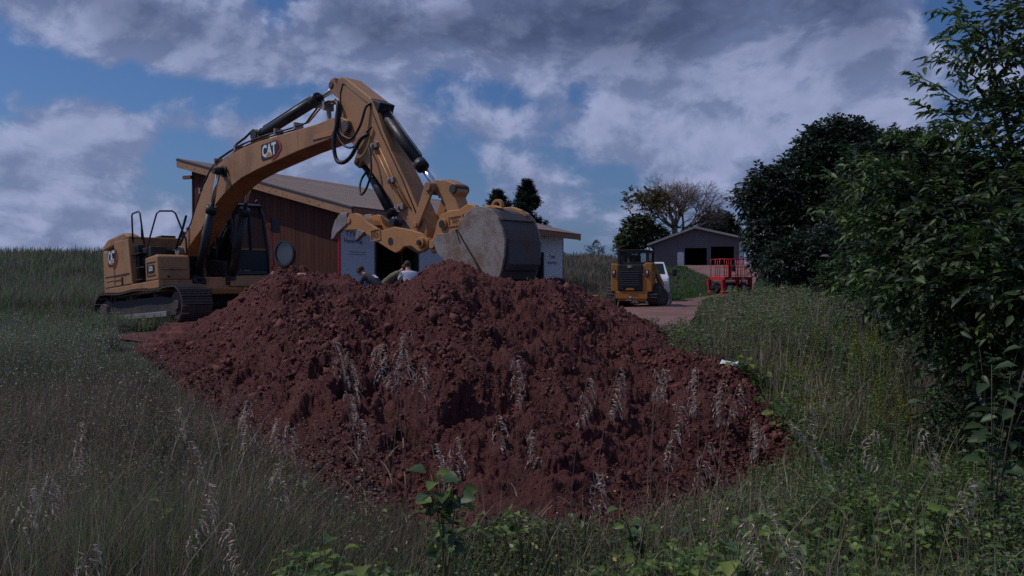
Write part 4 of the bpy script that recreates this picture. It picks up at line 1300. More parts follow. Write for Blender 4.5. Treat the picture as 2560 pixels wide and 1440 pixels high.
# round window
b = MB(); n_ = 40
for k in range(n_):
    a0, a1 = 2 * math.pi * k / n_, 2 * math.pi * (k + 1) / n_
    ri, ro = wr_ - .035, wr_ + .025
    p = [(-.05, wcy + math.cos(a) * r_, wcz + math.sin(a) * r_) for a, r_ in ((a0, ro), (a1, ro), (a1, ri), (a0, ri))]
    q = [(.03, y, z) for _, y, z in p]
    b.add(p + q, [(0, 1, 2, 3), (7, 6, 5, 4), (0, 4, 5, 1), (2, 6, 7, 3)])
win = b.build('round_window', M['drip'], house)
b = MB(); b.cyl((-.012, wcy, wcz), (-.002, wcy, wcz), wr_ - .03, n=40); b.build('pane', glass_mat('window_glass', (.06, .07, .08), .95, 1.9), win)
# wrapped long wall: panels between openings, reading outwards (-v side)
OPEN = [(1.86, 4.50, 2.45), (6.35, 9.2, 2.45), (11.2, 15.5, 2.45)]
xs = [0.0]
b_list = [(0, 1.86), (4.50, 6.35), (9.2, 11.2), (15.5, HL)]
TOPZ = roof_z(0) - .36
for i, (a_, c_) in enumerate(b_list):
    b = MB(); b.box((a_ + (.0 if i else .0), -.02, -.3), (c_, .12, TOPZ)); o = b.build('wrapped_wall', M['wrap'], house)
    if i == 0: w0 = o
    if i == 1: w1o = o
    if i == 3: w3o = o
for (a_, c_, h_) in OPEN:
    b = MB(); b.box((a_, -.018, h_), (c_, .12, TOPZ)); b.build('header', M['wrap'], house)
    for xa_ in (a_ - .03, c_ - .05): MB().box((xa_, -.035, -.3), (xa_ + .08, .14, h_)).build('opening_jamb', M['drip'], house)
b = MB(); b.box((-.045, -.045, -.3), (.03, .02, TOPZ)); b.build('corner_strip', M['red'], house)
b = MB(); b.box((HL - .03, -.04, -.3), (HL + .04, .05, TOPZ)); b.build('corner_post', M['drip'], house)
# inside: back wall, far end wall, slab
b = MB(); b.box((0, HW - .12, -.3), (HL, HW, roof_z(HW) - .4)); b.build('back_wall', M['interior'], house)
b = MB(); b.add([(HL - .1, 0, -.3), (HL - .1, HW, -.3), (HL - .1, HW, roof_z(HW) - .4), (HL - .1, 0, roof_z(0) - .4), (HL, 0, -.3), (HL, HW, -.3), (HL, HW, roof_z(HW) - .4), (HL, 0, roof_z(0) - .4)], [(0, 1, 2, 3), (7, 6, 5, 4), (0, 4, 5, 1), (1, 5, 6, 2), (2, 6, 7, 3), (3, 7, 4, 0)]); b.build('far_end_wall', M['interior'], house)
b = MB(); b.box((0, 0, -.25), (HL, HW, .02)); b.build('floor_slab', M['interior'], house)
for x in (3.1, 5.2, 8.0): b = MB(); b.box((x, 3.2, .02), (x + .09, 3.3, 2.9)); b.build('stud', M['pine'], house)
# print on the wrap: faces -v; text runs along +u
def wrap_m(x, z, off=-.026): return Matrix.Translation((x, off, z)) @ Matrix(((1, 0, 0, 0), (0, 0, -1, 0), (0, 1, 0, 0), (0, 0, 0, 1)))
text_obj('Tyvek', .50, M['print_blue'], w0, wrap_m(1.10, 1.00), .006)
text_obj('HomeWrap', .22, M['print_blue'], w0, wrap_m(.70, 2.42), .003, width=.95)
text_obj('TYVEK', .24, M['print_blue'], w0, wrap_m(.72, 2.66), .004, width=.85)
text_obj('Tyvek', .42, M['print_blue'], w3o, wrap_m(16.6, .80), .006)
text_obj('Tyvek', .30, M['print_blue'], w3o, wrap_m(16.5, 2.25), .004)
text_obj('HomeWrap', .24, M['print_blue'], w3o, wrap_m(16.5, 1.95), .003)
for z in (1.98, 2.06): 
    b = MB(); b.box((.45, -.0245, z), (1.35, -.0225, z + .018)); b.build('fine_print', M['print_blue'], w0)
def oval(parent, x, z, a, bb):
    b = MB(); n_ = 28
    for k in range(n_):
        a0, a1 = 2 * math.pi * k / n_, 2 * math.pi * (k + 1) / n_
        p = [(x + math.cos(t) * a * s_, -.0235, z + math.sin(t) * bb * s_) for t, s_ in ((a0, 1), (a1, 1), (a1, .84), (a0, .84))]
        q = [(X, -.0255, Z) for X, _, Z in p]
        b.add(p + q, [(0, 1, 2, 3), (7, 6, 5, 4)])
    b.build('oval_mark', M['print_red'], parent)
oval(w0, 1.10, 1.40, .24, .10)
oval(w3o, 16.6, 1.2, .2, .10)
# roof: deck, shingle courses, fascia boards
b = MB(); T = .30
x0, x1 = -.33, HL + .44
def roof_slab(b_, v0, v1, t0, t1, xa=x0, xb=x1):
    z0, z1 = roof_z(v0), roof_z(v1)
    vs_ = [(xa, v0, z0 - t0), (xb, v0, z0 - t0), (xb, v1, z1 - t0), (xa, v1, z1 - t0), (xa, v0, z0 - t1), (xb, v0, z0 - t1), (xb, v1, z1 - t1), (xa, v1, z1 - t1)]
    b_.add(vs_, [(3, 2, 1, 0), (4, 5, 6, 7), (0, 1, 5, 4), (1, 2, 6, 5), (2, 3, 7, 6), (3, 0, 4, 7)], False)
roof_slab(b, -.77, HW + .40, .035, .10); roof_o = b.build('roof', M['ply'], house)
nc = 44; vlo, vhi = -.80, HW + .42
for k in range(nc):
    v0 = vlo + (vhi - vlo) * k / nc; v1 = vlo + (vhi - vlo) * (k + 1) / nc + .002
    b = MB()
    z0, z1 = roof_z(v0), roof_z(v1)
    e = rnd.uniform(-.006, .006)
    vs_ = [(x0 - .02, v0 + e, z0 + .004), (x1 + .02, v0 + e, z0 + .004), (x1 + .02, v1, z1 - .000), (x0 - .02, v1, z1 - .000), (x0 - .02, v0 + e, z0 - .03), (x1 + .02, v0 + e, z0 - .03), (x1 + .02, v1, z1 - .03), (x0 - .02, v1, z1 - .03)]
    b.add(vs_, [(0, 1, 2, 3), (7, 6, 5, 4), (0, 4, 5, 1), (1, 5, 6, 2), (2, 6, 7, 3), (3, 7, 4, 0)], False)
    b.build('shingle_course', M['shingle'], roof_o)
b = MB(); roof_slab(b, -.80, HW + .43, .03, .09, x0 - .055, x0 - .022); b.build('rake_trim', M['drip'], roof_o)
b = MB(); roof_slab(b, -.80, HW + .42, .092, .33, x0 - .045, x0 - .005); fas = b.build('rake_board', M['pine'], roof_o, .004)
for k in range(26):
    v = rnd.uniform(-.6, HW + .2); z = roof_z(v) - rnd.uniform(.14, .28)
    b = MB(); b.cyl((x0 - .047, v, z), (x0 - .044, v, z), rnd.uniform(.012, .030), n=9); b.build('knot', M['ply'], fas)
b = MB(); b.box((x0 - .0, -.845, EZ - .30), (x1, -.805, EZ - .045)); b.build('eave_board', M['ply'], roof_o, .004)
b = MB(); b.box((x0 - .04, -.86, EZ - .045), (x1 + .03, -.80, EZ - .005)); b.build('drip_edge', M['drip'], roof_o)
b = MB(); b.box((x1 - .03, -.80, EZ - .36), (x1 + .01, -.76, EZ - .05)); roof_slab(b, -.80, HW + .42, .092, .33, x1 - .01, x1 + .03); b.build('far_rake_board', M['pine'], roof_o)
b = MB()
roof_slab(b, -.78, .0, .30, .315); b.build('soffit', M['ply'], house)

# ------------------------------------------------------------------ garage on the rise
GY = 83.0
gmz = ZE + (690 - 667) / 2000 * GY
def gxx(px): return (px - 1280) / 2000 * GY
gar = empty('garage', (0, GY, gmz), 0, 'grey gabled garage with two open dark door bays on the rise', 'garage')
W0, W1, AP = gxx(1637), gxx(1855), gxx(1737)
def gzp(py): return (667 - py) / 2000 * GY
ez0, ez1, az_ = gzp(611), gzp(603), gzp(568)
def wall_top(x):
    return (ez0 + (az_ - ez0) * (x - gxx(1620)) / (AP - gxx(1620)) if x < AP else az_ + (ez1 - az_) * (x - AP) / (gxx(1884) - AP)) - .12
doors = [(gxx(1693.5), gxx(1710.5), gzp(630)), (gxx(1712.5), gxx(1766), gzp(620)), (gxx(1776), gxx(1831), gzp(617))]
cuts = [W0] + [q for d_ in doors for q in d_[:2]] + [W1]
def front_piece(xa, xb, zb, nm='front_wall'):
    pts = [(xa, zb)] + [(xb, zb)] + [(xb, wall_top(xb))] + ([(AP, wall_top(AP))] if xa < AP < xb else []) + [(xa, wall_top(xa))]
    b_ = MB(); b_.prism(pts, 0, .2); return b_.build(nm, M['gsiding'], gar)
for i in range(0, len(cuts), 2): front_piece(cuts[i], cuts[i + 1], -.3)
for xa, xb, h_ in doors: front_piece(xa, xb, h_, 'door_header')
# siding laps
for k in range(22):
    z = .1 + k * .2
    xa, xb = W0, W1
    if z > wall_top(W0): xa = gxx(1620) + (z + .12 - ez0) / (az_ - ez0) * (AP - gxx(1620)) + .1
    if z > wall_top(W1): xb = AP + (az_ - z - .12) / (az_ - ez1) * (gxx(1884) - AP) - .1
    if xb - xa < .5: break
    for (pa_, pb_) in ([(xa, doors[0][0]), (doors[0][1], doors[1][0]), (doors[1][1], doors[2][0]), (doors[2][1], xb)] if z < doors[0][2] else ([(xa, doors[1][0]), (doors[1][1], doors[2][0]), (doors[2][1], xb)] if z < doors[1][2] + .1 else [(xa, xb)])):
        if pb_ - pa_ < .05: continue
        b = MB(); b.prism([(pa_, z), (pb_, z), (pb_, z + .02), (pa_, z + .02)], -.02, -.001); b.build('siding_lap', M['gsiding'], gar)
b = MB(); b.box((W0, .2, -.3), (W0 + .15, 11, ez0)); b.build('side_wall', M['gsiding'], gar)
b = MB(); b.box((W1 - .15, .2, -.3), (W1, 11, ez1)); b.build('side_wall', M['gsiding'], gar)
b = MB(); b.box((W0, 10.9, -.3), (W1, 11, ez1)); b.build('back_wall', M['interior'], gar)
b = MB(); b.box((W0, .2, -.25), (W1, 10.9, -.02)); b.build('floor_slab', M['interior'], gar)
rf = None
for s_, (xa, za, xb, zb_) in enumerate([(gxx(1620), ez0, AP, az_), (AP, az_, gxx(1884), ez1)]):
    b = MB(); b.prism([(xa, za - .08), (xb, zb_ - .08), (xb, zb_ + .06), (xa, za + .06)], -.55, 11.5); rf = b.build('roof', M['groof'], gar)
    b = MB(); b.prism([(xa, za - .14), (xb, zb_ - .14), (xb, zb_ + .08), (xa, za + .08)], -.60, -.56); b.build('rake_board', M['trim'], rf)
b = MB(); b.box((doors[0][0] + .02, .02, 0), (doors[0][1] - .02, .10, doors[0][2] - .02)); dr = b.build('door', M['white'], gar)
for k in range(2):
    b = MB(); zz = .25 + k * .75; b.box((doors[0][0] + .14, .005, zz), (doors[0][1] - .14, .018, zz + .6)); b.build('panel', M['silver'], dr)
b = MB(); b.box((gxx(1843), -.05, -.1), (gxx(1853), -.01, gzp(603))); b.build('corner_wrap', M['wrap'], gar)
b = MB(); b.box((gxx(1845), -.06, .95), (gxx(1852), -.052, 1.05)); b.build('corner_wrap_band', M['print_blue'], gar)
b = MB(); b.box((gxx(1700), -.4, -.14), (W1, .25, -.0)); b.build('door_sill', M['trim'], gar)
gr_ = Matrix.Rotation(R(-12.5), 4, 'Z')
gar.rotation_euler = (0, 0, R(-12.5))
gar.location = Vector((AP, GY, gmz)) - gr_ @ Vector((AP, 0, 0))

# ------------------------------------------------------------------ compact track loader seen from behind
LY = 30.6; LX = (1579 - 1280) / 2000 * LY
ldr = empty('track_loader', (LX, LY, float(gz(LX, LY)) + .05), 0, 'yellow and black compact track loader seen from behind on the red road', 'track loader')
ldr.rotation_euler = (0, 0, R(-20))   # local +y is forward
def lp(name, fn, mat, bev=.0, par=None):
    b_ = MB(); fn(b_); return b_.build(name, mat, par or ldr, bev)
lp('chassis', lambda q: (q.box((-.60, .1, .28), (.60, 2.6, .95)), q.prism([(-.56, .22), (.56, .22), (.62, .55), (-.62, .55)], .02, .4)), M['yellow_clean'], .02)
lp('bumper', lambda q: q.box((-.62, -.05, .30), (.62, .10, .60)), M['yellow_clean'], .03)
lp('rear_door', lambda q: (q.box((-.50, -.08, .62), (.42, .06, 1.62)),), M['black'], .03)
for k in range(7):
    lp('louvre', lambda q, k=k: q.box((-.40, -.115, .82 + k * .085), (.32, -.075, .855 + k * .085)), M['drip'], .006)
lp('latch_plate', lambda q: q.prism([(-.22, .64), (.14, .64), (.08, .72), (-.16, .72)], -.10, -.08), M['yellow_clean'], .01)
lp('post', lambda q: q.prism([(-.80, .58), (-.50, .58), (-.52, 1.58), (-.62, 1.66), (-.78, 1.66)], -.04, .8), M['yellow_clean'], .03)
lp('post', lambda q: q.prism([(.42, .58), (.78, .58), (.78, 1.68), (.60, 1.70), (.44, 1.62)], -.04, .8), M['yellow_clean'], .03)
for xx in (-.68, .60):
    tlp = lp('tail_lamp', lambda q, xx=xx: q.box((xx - .06, -.06, 1.14), (xx + .07, -.03, 1.42)), M['print_black'], .01)
    lp('lens', lambda q, xx=xx: q.box((xx - .03, -.075, 1.28), (xx + .04, -.058, 1.38)), M['lens'], .01, tlp)
    lp('red_lens', lambda q, xx=xx: q.box((xx - .03, -.075, 1.17), (xx + .04, -.058, 1.25)), M['amber'], .01, tlp)
maker_logo(ldr, Matrix.Translation((-.06, -.09, 1.54)) @ Matrix(((1, 0, 0, 0), (0, 0, -1, 0), (0, 1, 0, 0), (0, 0, 0, 1))), .20, .10)
cabl = lp('cab', lambda q: (q.box((-.60, .45, 1.60), (.50, 1.75, 1.72)), q.box((-.64, .42, 2.10), (.56, 1.85, 2.17)), q.box((-.64, .42, 1.62), (-.54, .54, 2.12)), q.box((.46, .42, 1.62), (.56, .54, 2.12)),
                            q.box((-.64, 1.66, 1.0), (-.54, 1.80, 2.12)), q.box((.46, 1.66, 1.0), (.56, 1.80, 2.12)), q.box((.50, .5, 1.70), (.56, 1.7, 1.78)), q.box((-.03, .44, 1.7), (.01, .48, 2.1))), M['black'], .01)
lp('rear_window', lambda q: q.box((-.54, .46, 1.72), (.46, .475, 2.10)), M['glass'], 0, cabl)
lp('side_screen', lambda q: [q.box((.51, .55 + k * .12, 1.3), (.525, .57 + k * .12, 2.1)) for k in range(10)], M['black'], 0, cabl)
lp('side_screen', lambda q: [q.box((-.625, .55 + k * .12, 1.3), (-.61, .57 + k * .12, 2.1)) for k in range(10)], M['black'], 0, cabl)
lp('roof_rim', lambda q: (q.box((-.66, .38, 2.17), (.58, .45, 2.20)), q.box((.54, .4, 2.17), (.58, 1.8, 2.19))), M['drip'], .01, cabl)
lp('seat', lambda q: (q.box((-.25, .75, 1.2), (.2, .85, 2.0)), q.box((-.25, .75, 1.1), (.2, 1.3, 1.25))), M['black'], .04, cabl)
for xx in (-1, 1):
    arm = lp('lift_arm', lambda q, xx=xx: (q.box((xx * .70 - .08, .1, 1.38), (xx * .70 + .08, .9, 1.64)), q.add(*[[(xx * .70 - .07, .85, 1.36), (xx * .70 + .07, .85, 1.36), (xx * .70 + .07, .85, 1.62), (xx * .70 - .07, .85, 1.62), (xx * .70 - .07, 2.9, .62), (xx * .70 + .07, 2.9, .62), (xx * .70 + .07, 2.9, .88), (xx * .70 - .07, 2.9, .88)], [(0, 1, 2, 3), (7, 6, 5, 4), (0, 4, 5, 1), (1, 5, 6, 2), (2, 6, 7, 3), (3, 7, 4, 0)]])), M['yellow'], .015)
    b = MB(); b.cyl((xx * .74, .35, 1.05), (xx * .72, 1.9, 1.18), .05); b.build('arm_cylinder', M['black'], arm)
    # track: shaped loop, shoes as lugs
    b = MB(); x0_, x1_ = (xx * .78 - .20, xx * .78 + .20)
    loop = [(-.02, .42), (.10, .20), (.38, .05), (2.3, .05), (2.62, .18), (2.66, .36), (2.50, .52), (.95, .80), (.55, .86), (.2, .76)]
    n_ = len(loop)
    b.add([(x0_, y, z) for y, z in loop] + [(x1_, y, z) for y, z in loop], [tuple(range(n_)), tuple(range(2 * n_ - 1, n_ - 1, -1))] + [(i, i + n_, (i + 1) % n_ + n_, (i + 1) % n_) for i in range(n_)], False)
    trk = b.build('track', M['undercar'], ldr, .03)
    for (y, z, r_) in [(.50, .60, .20), (2.38, .30, .20), (.75, .20, .12), (1.1, .20, .12), (1.45, .20, .12), (1.8, .20, .12)]:
        b = MB(); b.cyl((x0_ - .03, y, z), (x1_ + .03, y, z), r_, n=16); b.build('wheel', M['tracksteel'], trk)
    for i in range(n_):
        p0 = Vector((0, *loop[i])); p1 = Vector((0, *loop[(i + 1) % n_])); ln = (p1 - p0).length; m_ = max(1, int(ln / .12))
        for k in range(m_):
            c_ = p0.lerp(p1, (k + .5) / m_); d_ = (p1 - p0).normalized(); nn = Vector((0, d_.z, -d_.y))
            mt = Matrix((Vector((1, 0, 0)), d_, nn)).transposed().to_4x4(); mt.translation = Vector((xx * .78, c_.y, c_.z))
            o = MB().box((-.19, -.025, -.01), (.19, .025, .035)).build('lug', M['undercar'], trk); o.matrix_local = mt
b = MB(); b.add([(-.95, 2.9, .05), (.95, 2.9, .05), (.95, 3.0, .75), (-.95, 3.0, .75), (-.95, 3.7, .0), (.95, 3.7, .0), (.95, 3.62, .06), (-.95, 3.62, .06)], [(0, 1, 2, 3), (0, 4, 5, 1), (4, 7, 6, 5), (7, 3, 2, 6)])
b.add([(.95, 2.9, .05), (.95, 3.0, .75), (.95, 3.2, .72), (.95, 3.7, .05)], [(0, 1, 2, 3)]); b.add([(-.95, 2.9, .05), (-.95, 3.0, .75), (-.95, 3.2, .72), (-.95, 3.7, .05)], [(0, 1, 2, 3)])
o = b.build('front_bucket', M['steel'], ldr); s_ = o.modifiers.new('thick', 'SOLIDIFY'); s_.thickness = .03
lp('tow_eye', lambda q: (q.cyl((-.05, -.12, .36), (.05, -.12, .36), .04), q.box((-.2, -.09, .24), (.2, -.05, .28))), M['steel'])

# ------------------------------------------------------------------ white pickup facing the camera, beyond the loader
TY = 37.0; TX = (1622 - 1280) / 2000 * TY
trk_ = empty('pickup_truck', (TX, TY, float(gz(TX, TY)) + .03), R(-9), 'silver white pickup truck mostly hidden behind the track loader', 'pickup')
def tpart(name, fn, mat, bev=.0, par=None):
    b_ = MB(); fn(b_); return b_.build(name, mat, par or trk_, bev)
def loft(q, secs):
    """secs: (y, half width bottom, half width top, z0, z1)"""
    for (a, c) in zip(secs[:-1], secs[1:]):
        (ya, wa0, wa1, za0, za1), (yb, wb0, wb1, zb0, zb1) = a, c
        q.add([(-wa0, ya, za0), (wa0, ya, za0), (wa1, ya, za1), (-wa1, ya, za1), (-wb0, yb, zb0), (wb0, yb, zb0), (wb1, yb, zb1), (-wb1, yb, zb1)],
              [(0, 4, 5, 1), (1, 5, 6, 2), (2, 6, 7, 3), (3, 7, 4, 0)] + ([(0, 1, 2, 3)] if a is secs[0] else []) + ([(7, 6, 5, 4)] if c is secs[-1] else []), False)
tpart('body', lambda q: loft(q, [(0, .92, .86, .55, 1.05), (.08, .98, .92, .45, 1.16), (1.4, 1.0, .95, .42, 1.25), (1.5, 1.0, .94, .40, 1.27), (3.6, 1.0, .95, .40, 1.28), (3.62, 1.0, .96, .42, 1.32), (5.6, .99, .96, .45, 1.32)]), M['silver'], .04)
tpart('cab', lambda q: loft(q, [(1.40, .93, .93, 1.22, 1.27), (2.15, .94, .76, 1.24, 1.88), (3.2, .94, .77, 1.24, 1.92), (3.6, .94, .80, 1.24, 1.80)]), M['silver'], .05)
tpart('windscreen', lambda q: q.add([(-.80, 1.44, 1.31), (.80, 1.44, 1.31), (.70, 2.06, 1.83), (-.70, 2.06, 1.83)], [(0, 1, 2, 3)]), M['darkglass'])
for s_ in (-1, 1): tpart('side_window', lambda q, s_=s_: q.add([(s_ * .945, 1.9, 1.32), (s_ * .945, 3.4, 1.32), (s_ * .80, 3.2, 1.80), (s_ * .80, 2.2, 1.80)], [(0, 1, 2, 3)]), M['darkglass'])
tpart('grille', lambda q: (q.box((-.62, -.03, .66), (.62, .02, 1.02)),), M['print_black'], .02)
for k in range(4): tpart('grille_bar', lambda q, k=k: q.box((-.62, -.05, .70 + k * .085), (.62, -.03, .73 + k * .085)), M['chrome'])
for s_ in (-1, 1):
    tpart('headlight', lambda q, s_=s_: q.box((s_ * .78 - .13, -.02, .78), (s_ * .78 + .13, .06, 1.02)), M['lens'], .03)
    m_ = tpart('mirror', lambda q, s_=s_: q.box((s_ * 1.26 - .13, 1.75, 1.22), (s_ * 1.26 + .10, 1.87, 1.56)), M['black'], .04)
    tpart('mirror_arm', lambda q, s_=s_: q.box((min(s_ * .95, s_ * 1.2), 1.78, 1.30), (max(s_ * .95, s_ * 1.2), 1.84, 1.36)), M['black'])
    for y in (.95, 4.7):
        wl = tpart('wheel', lambda q, s_=s_, y=y: q.cyl((s_ * .98, y, .40), (s_ * .74, y, .40), .40, n=24), M['rubber'], .03)
        tpart('rim', lambda q, s_=s_, y=y: q.cyl((s_ * .99, y, .40), (s_ * .96, y, .40), .22, n=16), M['chrome'], 0, wl)
tpart('bumper', lambda q: q.box((-.98, -.12, .42), (.98, .04, .64)), M['chrome'], .04)

# ------------------------------------------------------------------ red scissor lift
SY = 50.0; SX = (1845 - 1280) / 2000 * SY
lift_ = empty('scissor_lift', (SX, SY, ZE + (690 - 735) / 2000 * SY), R(18), 'red lowered scissor lift with railed platform on the grass', 'scissor lift')
def spart(name, fn, mat, bev=.0, par=None):
    b_ = MB(); fn(b_); return b_.build(name, mat, par or lift_, bev)
def fr(q, x0, x1, y0, y1, z0, z1, r=.03): q.box((x0, y0, z0), (x1, y1, z1))
spart('chassis', lambda q: (q.box((-1.0, .2, .35), (1.0, 1.5, .60)),), M['black'], .02)
for xx in (-1.2, 1.0): spart('outrigger', lambda q, xx=xx: (q.prism([(xx - .09, .0), (xx + .09, .0), (xx + .13, .9), (xx - .13, .95)], -.1, .12), q.box((xx - .16, -.18, -.04), (xx + .16, .2, .0))), M['red'], .01)
for xx in (-1.2, 1.15): spart('outrigger', lambda q, xx=xx: (q.prism([(xx - .09, .0), (xx + .09, .0), (xx + .13, .9), (xx - .13, .95)], 1.7, 1.9),), M['red'], .01)
for (xx, y) in ((-.75, .05), (.45, .05), (-.75, 1.6), (.7, 1.6)):
    wl = spart('wheel', lambda q, xx=xx, y=y: q.cyl((xx - .0, y - .12, .38), (xx, y + .12, .38), .37, n=22), M['rubber'], .03)
    spart('rim', lambda q, xx=xx, y=y: q.cyl((xx, y - .14, .38), (xx, y - .1, .38), .18, n=14), M['silver'], 0, wl)
spart('ladder', lambda q: [q.box((-.22, -.16, .15 + k * .22), (.22, -.08, .20 + k * .22)) for k in range(4)] + [q.box((-.26, -.16, .1), (-.22, -.08, .95)), q.box((.22, -.16, .1), (.26, -.08, .95))], M['red'])
spart('scissor_stack', lambda q: [q.box((-1.05, .3, .62 + k * .09), (1.05, 1.4, .67 + k * .09)) for k in range(3)], M['black'])
plt_ = spart('platform', lambda q: q.box((-1.15, -.05, .90), (1.15, 1.75, 1.10)), M['red'], .015)
spart('end_plate', lambda q: (q.box((-.72, -.07, .95), (-.55, -.055, 1.02)), q.box((.25, -.07, .93), (.5, -.055, 1.02))), M['print_white'], 0, plt_)
def rails(q, a, b_):
    a, b_ = Vector(a), Vector(b_); n_ = max(1, round((b_ - a).length / .6))
    for z in (1.22, 1.75, 2.25): q.tube([a + Vector((0, 0, z)), b_ + Vector((0, 0, z))], .024 if z > 2 else .018, 6)
    for k in range(n_ + 1):
        p = a.lerp(b_, k / n_); q.tube([p + Vector((0, 0, 1.1)), p + Vector((0, 0, 2.25))], .026, 6)
for (a_, b_) in (((-1.12, 0, 0), (1.12, 0, 0)), ((-1.12, 1.7, 0), (1.12, 1.7, 0)), ((-1.12, 0, 0), (-1.12, 1.7, 0)), ((1.12, 0, 0), (1.12, 1.7, 0)), ((.2, 0, 0), (.2, 1.7, 0))):
    spart('guard_rail', lambda q, a_=a_, b_=b_: rails(q, a_, b_), M['red'], 0, plt_)
spart('gate_post', lambda q: (q.box((-.80, -.03, 1.1), (-.62, .03, 2.2)),), M['red'], .01, plt_)
spart('control_box', lambda q: (q.box((-.35, .1, 1.45), (-.15, .28, 1.85)), q.tube([(-.3, .1, 1.5), (-.1, .0, 1.3), (-.28, -.02, 1.15)], .015)), M['black'], .01, plt_)
spart('document_box', lambda q: q.box((1.02, -.06, 1.85), (1.2, -.02, 1.98)), M['print_white'], 0, plt_)

lift_.scale = (.88, .9, .97)
# stake, orange box on a block
KX, KY = (1503 - 1280) / 2000 * 33, 33.0
b = MB(); b.box((-.025, -.025, -.2), (.025, .025, .78)); b.prism([(-.025, .78), (.025, .78), (0, .84)], -.025, .025)
o = b.build('stake', M['stake'], None, label='thin pale wooden stake standing in the weeds left of the track loader', cat='stake'); o.location = (KX, KY, float(gz(KX, KY)))
BX, BY = (1462 - 1280) / 2000 * 29, 29.0; bz = float(gz(BX, BY))
o = MB().box((-.55, -.4, 0), (.5, .4, .34)).build('block', M['steel'], None, .02, label='grey block lying under the orange box beside the dirt pile', cat='block'); o.location = (BX + .1, BY, bz)
t = empty('equipment_box', (BX, BY, bz + .36), R(6), 'low orange yellow steel box resting on a grey block', 'equipment box')
MB().box((-.40, -.3, 0), (.45, .3, .20)).build('box_body', M['yellow_clean'], t, .015)
MB().box((.08, -.31, .02), (.43, -.302, .18)).build('front_panel', M['tooluyellow'], t, .004)
# lumber lying on the ground at the yard edge
t = empty('lumber_bundle', ((1490 - 1280) / 2000 * 31, 31.2, float(gz(3.2, 31.2)) + .06), R(10), 'short bundle of pale boards lying behind the dirt pile', 'lumber bundle')
for k in range(4):
    o = MB().box((-.7, -.05, 0), (.7, .05, .04)).build('board', M['pine'], t); o.location = (rnd.uniform(-.05, .05), .12 * k, rnd.uniform(0, .05)); o.rotation_euler = (0, 0, rnd.uniform(-.05, .05))

# red shed in the shade of the trees, white trimmed windows
SHY = 26.0
def sx(px): return (px - 1280) / 2000 * SHY
shed = empty('shed', (sx(2170), SHY, float(gz(sx(2170), SHY))), 0, 'dark red shed with white framed window half hidden by shrubs', 'shed')
MB().box((-.42, .02, 0), (.75, 1.1, 1.62)).build('wall', M['darkred'], shed)
for k in range(6): MB().box((-.42 + k * .19, -.0, 0), (-.42 + k * .19 + .175, .02, 1.62)).build('board', M['darkred'], shed)
b = MB(); b.prism([(-.5, 1.58), (.85, 1.58), (.17, 1.86)], -.1, 1.2); b.build('roof', M['undercar'], shed)
for (xa, xb) in ((-.33, .05), (.30, .62)):
    z0, z1 = ZE + (690 - 718) / 2000 * SHY - shed.location.z, ZE + (690 - 676) / 2000 * SHY - shed.location.z
    wf = MB().box((xa, -.03, z0), (xa + .05, .01, z1)).box((xb - .05, -.03, z0), (xb, .01, z1)).box((xa + .05, -.028, z1 - .05), (xb - .05, .01, z1)).box((xa + .05, -.028, z0), (xb - .05, .01, z0 + .05)).box((xa + .05, -.026, (z0 + z1) / 2 - .02), (xb - .05, .01, (z0 + z1) / 2 + .02)).build('window', M['white'], shed)
    MB().box((xa + .05, -.015, z0 + .05), (xb - .05, -.010, z1 - .05)).build('pane', M['darkglass'], wf)
MB().box((-.42, -.03, .1), (-.36, .0, 1.5)).build('corner_trim', M['white'], shed)
#==PART4==
# ------------------------------------------------------------------ vegetation
def polar_pts(n, p0, p1, y0, y1, seed, k=1.0):
    """points spread evenly over the view of a field: bearings p0..p1 (x/y) and distances y0..y1"""
    r2 = np.random.default_rng(seed)
    a = r2.uniform(p0, p1, n)
    t = r2.random(n)
    inv0, inv1 = 1 / y0 ** k, 1 / y1 ** k
    Y = (inv0 + (inv1 - inv0) * t) ** (-1 / k)
    return a * Y, Y, r2


def in_pile(X, Y, grow=0.0):
    a = X / Y
    tt = np.interp(a, pa, tY[np.searchsorted(A, pa).clip(0, nu - 1)])
    tt = np.interp(a, A, tY); cc = np.interp(a, A, cY)
    return (a > pa[0] - .004) & (a < pa[-1] - .012) & (Y > tt - grow) & (Y < cc + np.where(a > .13, .25, 3.2))


def near_road(X, Y):
    rp = np.array([(2.2, 15, 1.6), (3.4, 21, 1.4), (4.9, 28, 1.7), (7.6, 37, 1.3), (11.2, 45, .9), (15.2, 54, 1.1), (18.3, 66, 1.8), (19.8, 76, 3.4), (19.7, 84, 5.2)])
    cx_ = np.interp(Y, rp[:, 1], rp[:, 0]); hw = np.interp(Y, rp[:, 1], rp[:, 2])
    return (np.abs(X - cx_) < hw * 1.02) & (Y > 15) & (Y < 86)


def in_yard(X, Y):
    yp = np.array([(-7.6, 15.2, .8), (-6.8, 16.8, 1.8), (-3.5, 19.5, 3.2), (1.5, 21, 3.2), (2.5, 27, 3.0)])
    best = np.full(X.shape, 99.)
    for i in range(len(yp) - 1):
        a, b_ = yp[i], yp[i + 1]
        d = b_[:2] - a[:2]; L2 = (d ** 2).sum()
        t = np.clip(((X - a[0]) * d[0] + (Y - a[1]) * d[1]) / L2, 0, 1)
        q = np.hypot(X - a[0] - t * d[0], Y - a[1] - t * d[1]) - (a[2] + t * (b_[2] - a[2]))
        best = np.minimum(best, q)
    # the machine, and the house
    q = np.hypot(X - EO.x, Y - EO.y) - 1.9
    dx = X - HB.x; dy = Y - HB.y
    uu = dx * uv.x + dy * uv.y; ww = dx * vv_.x + dy * vv_.y
    return (best < .1) | (q < 0) | ((uu > -.6) & (uu < 18.5) & (ww > -1.2) & (ww < 7.1))


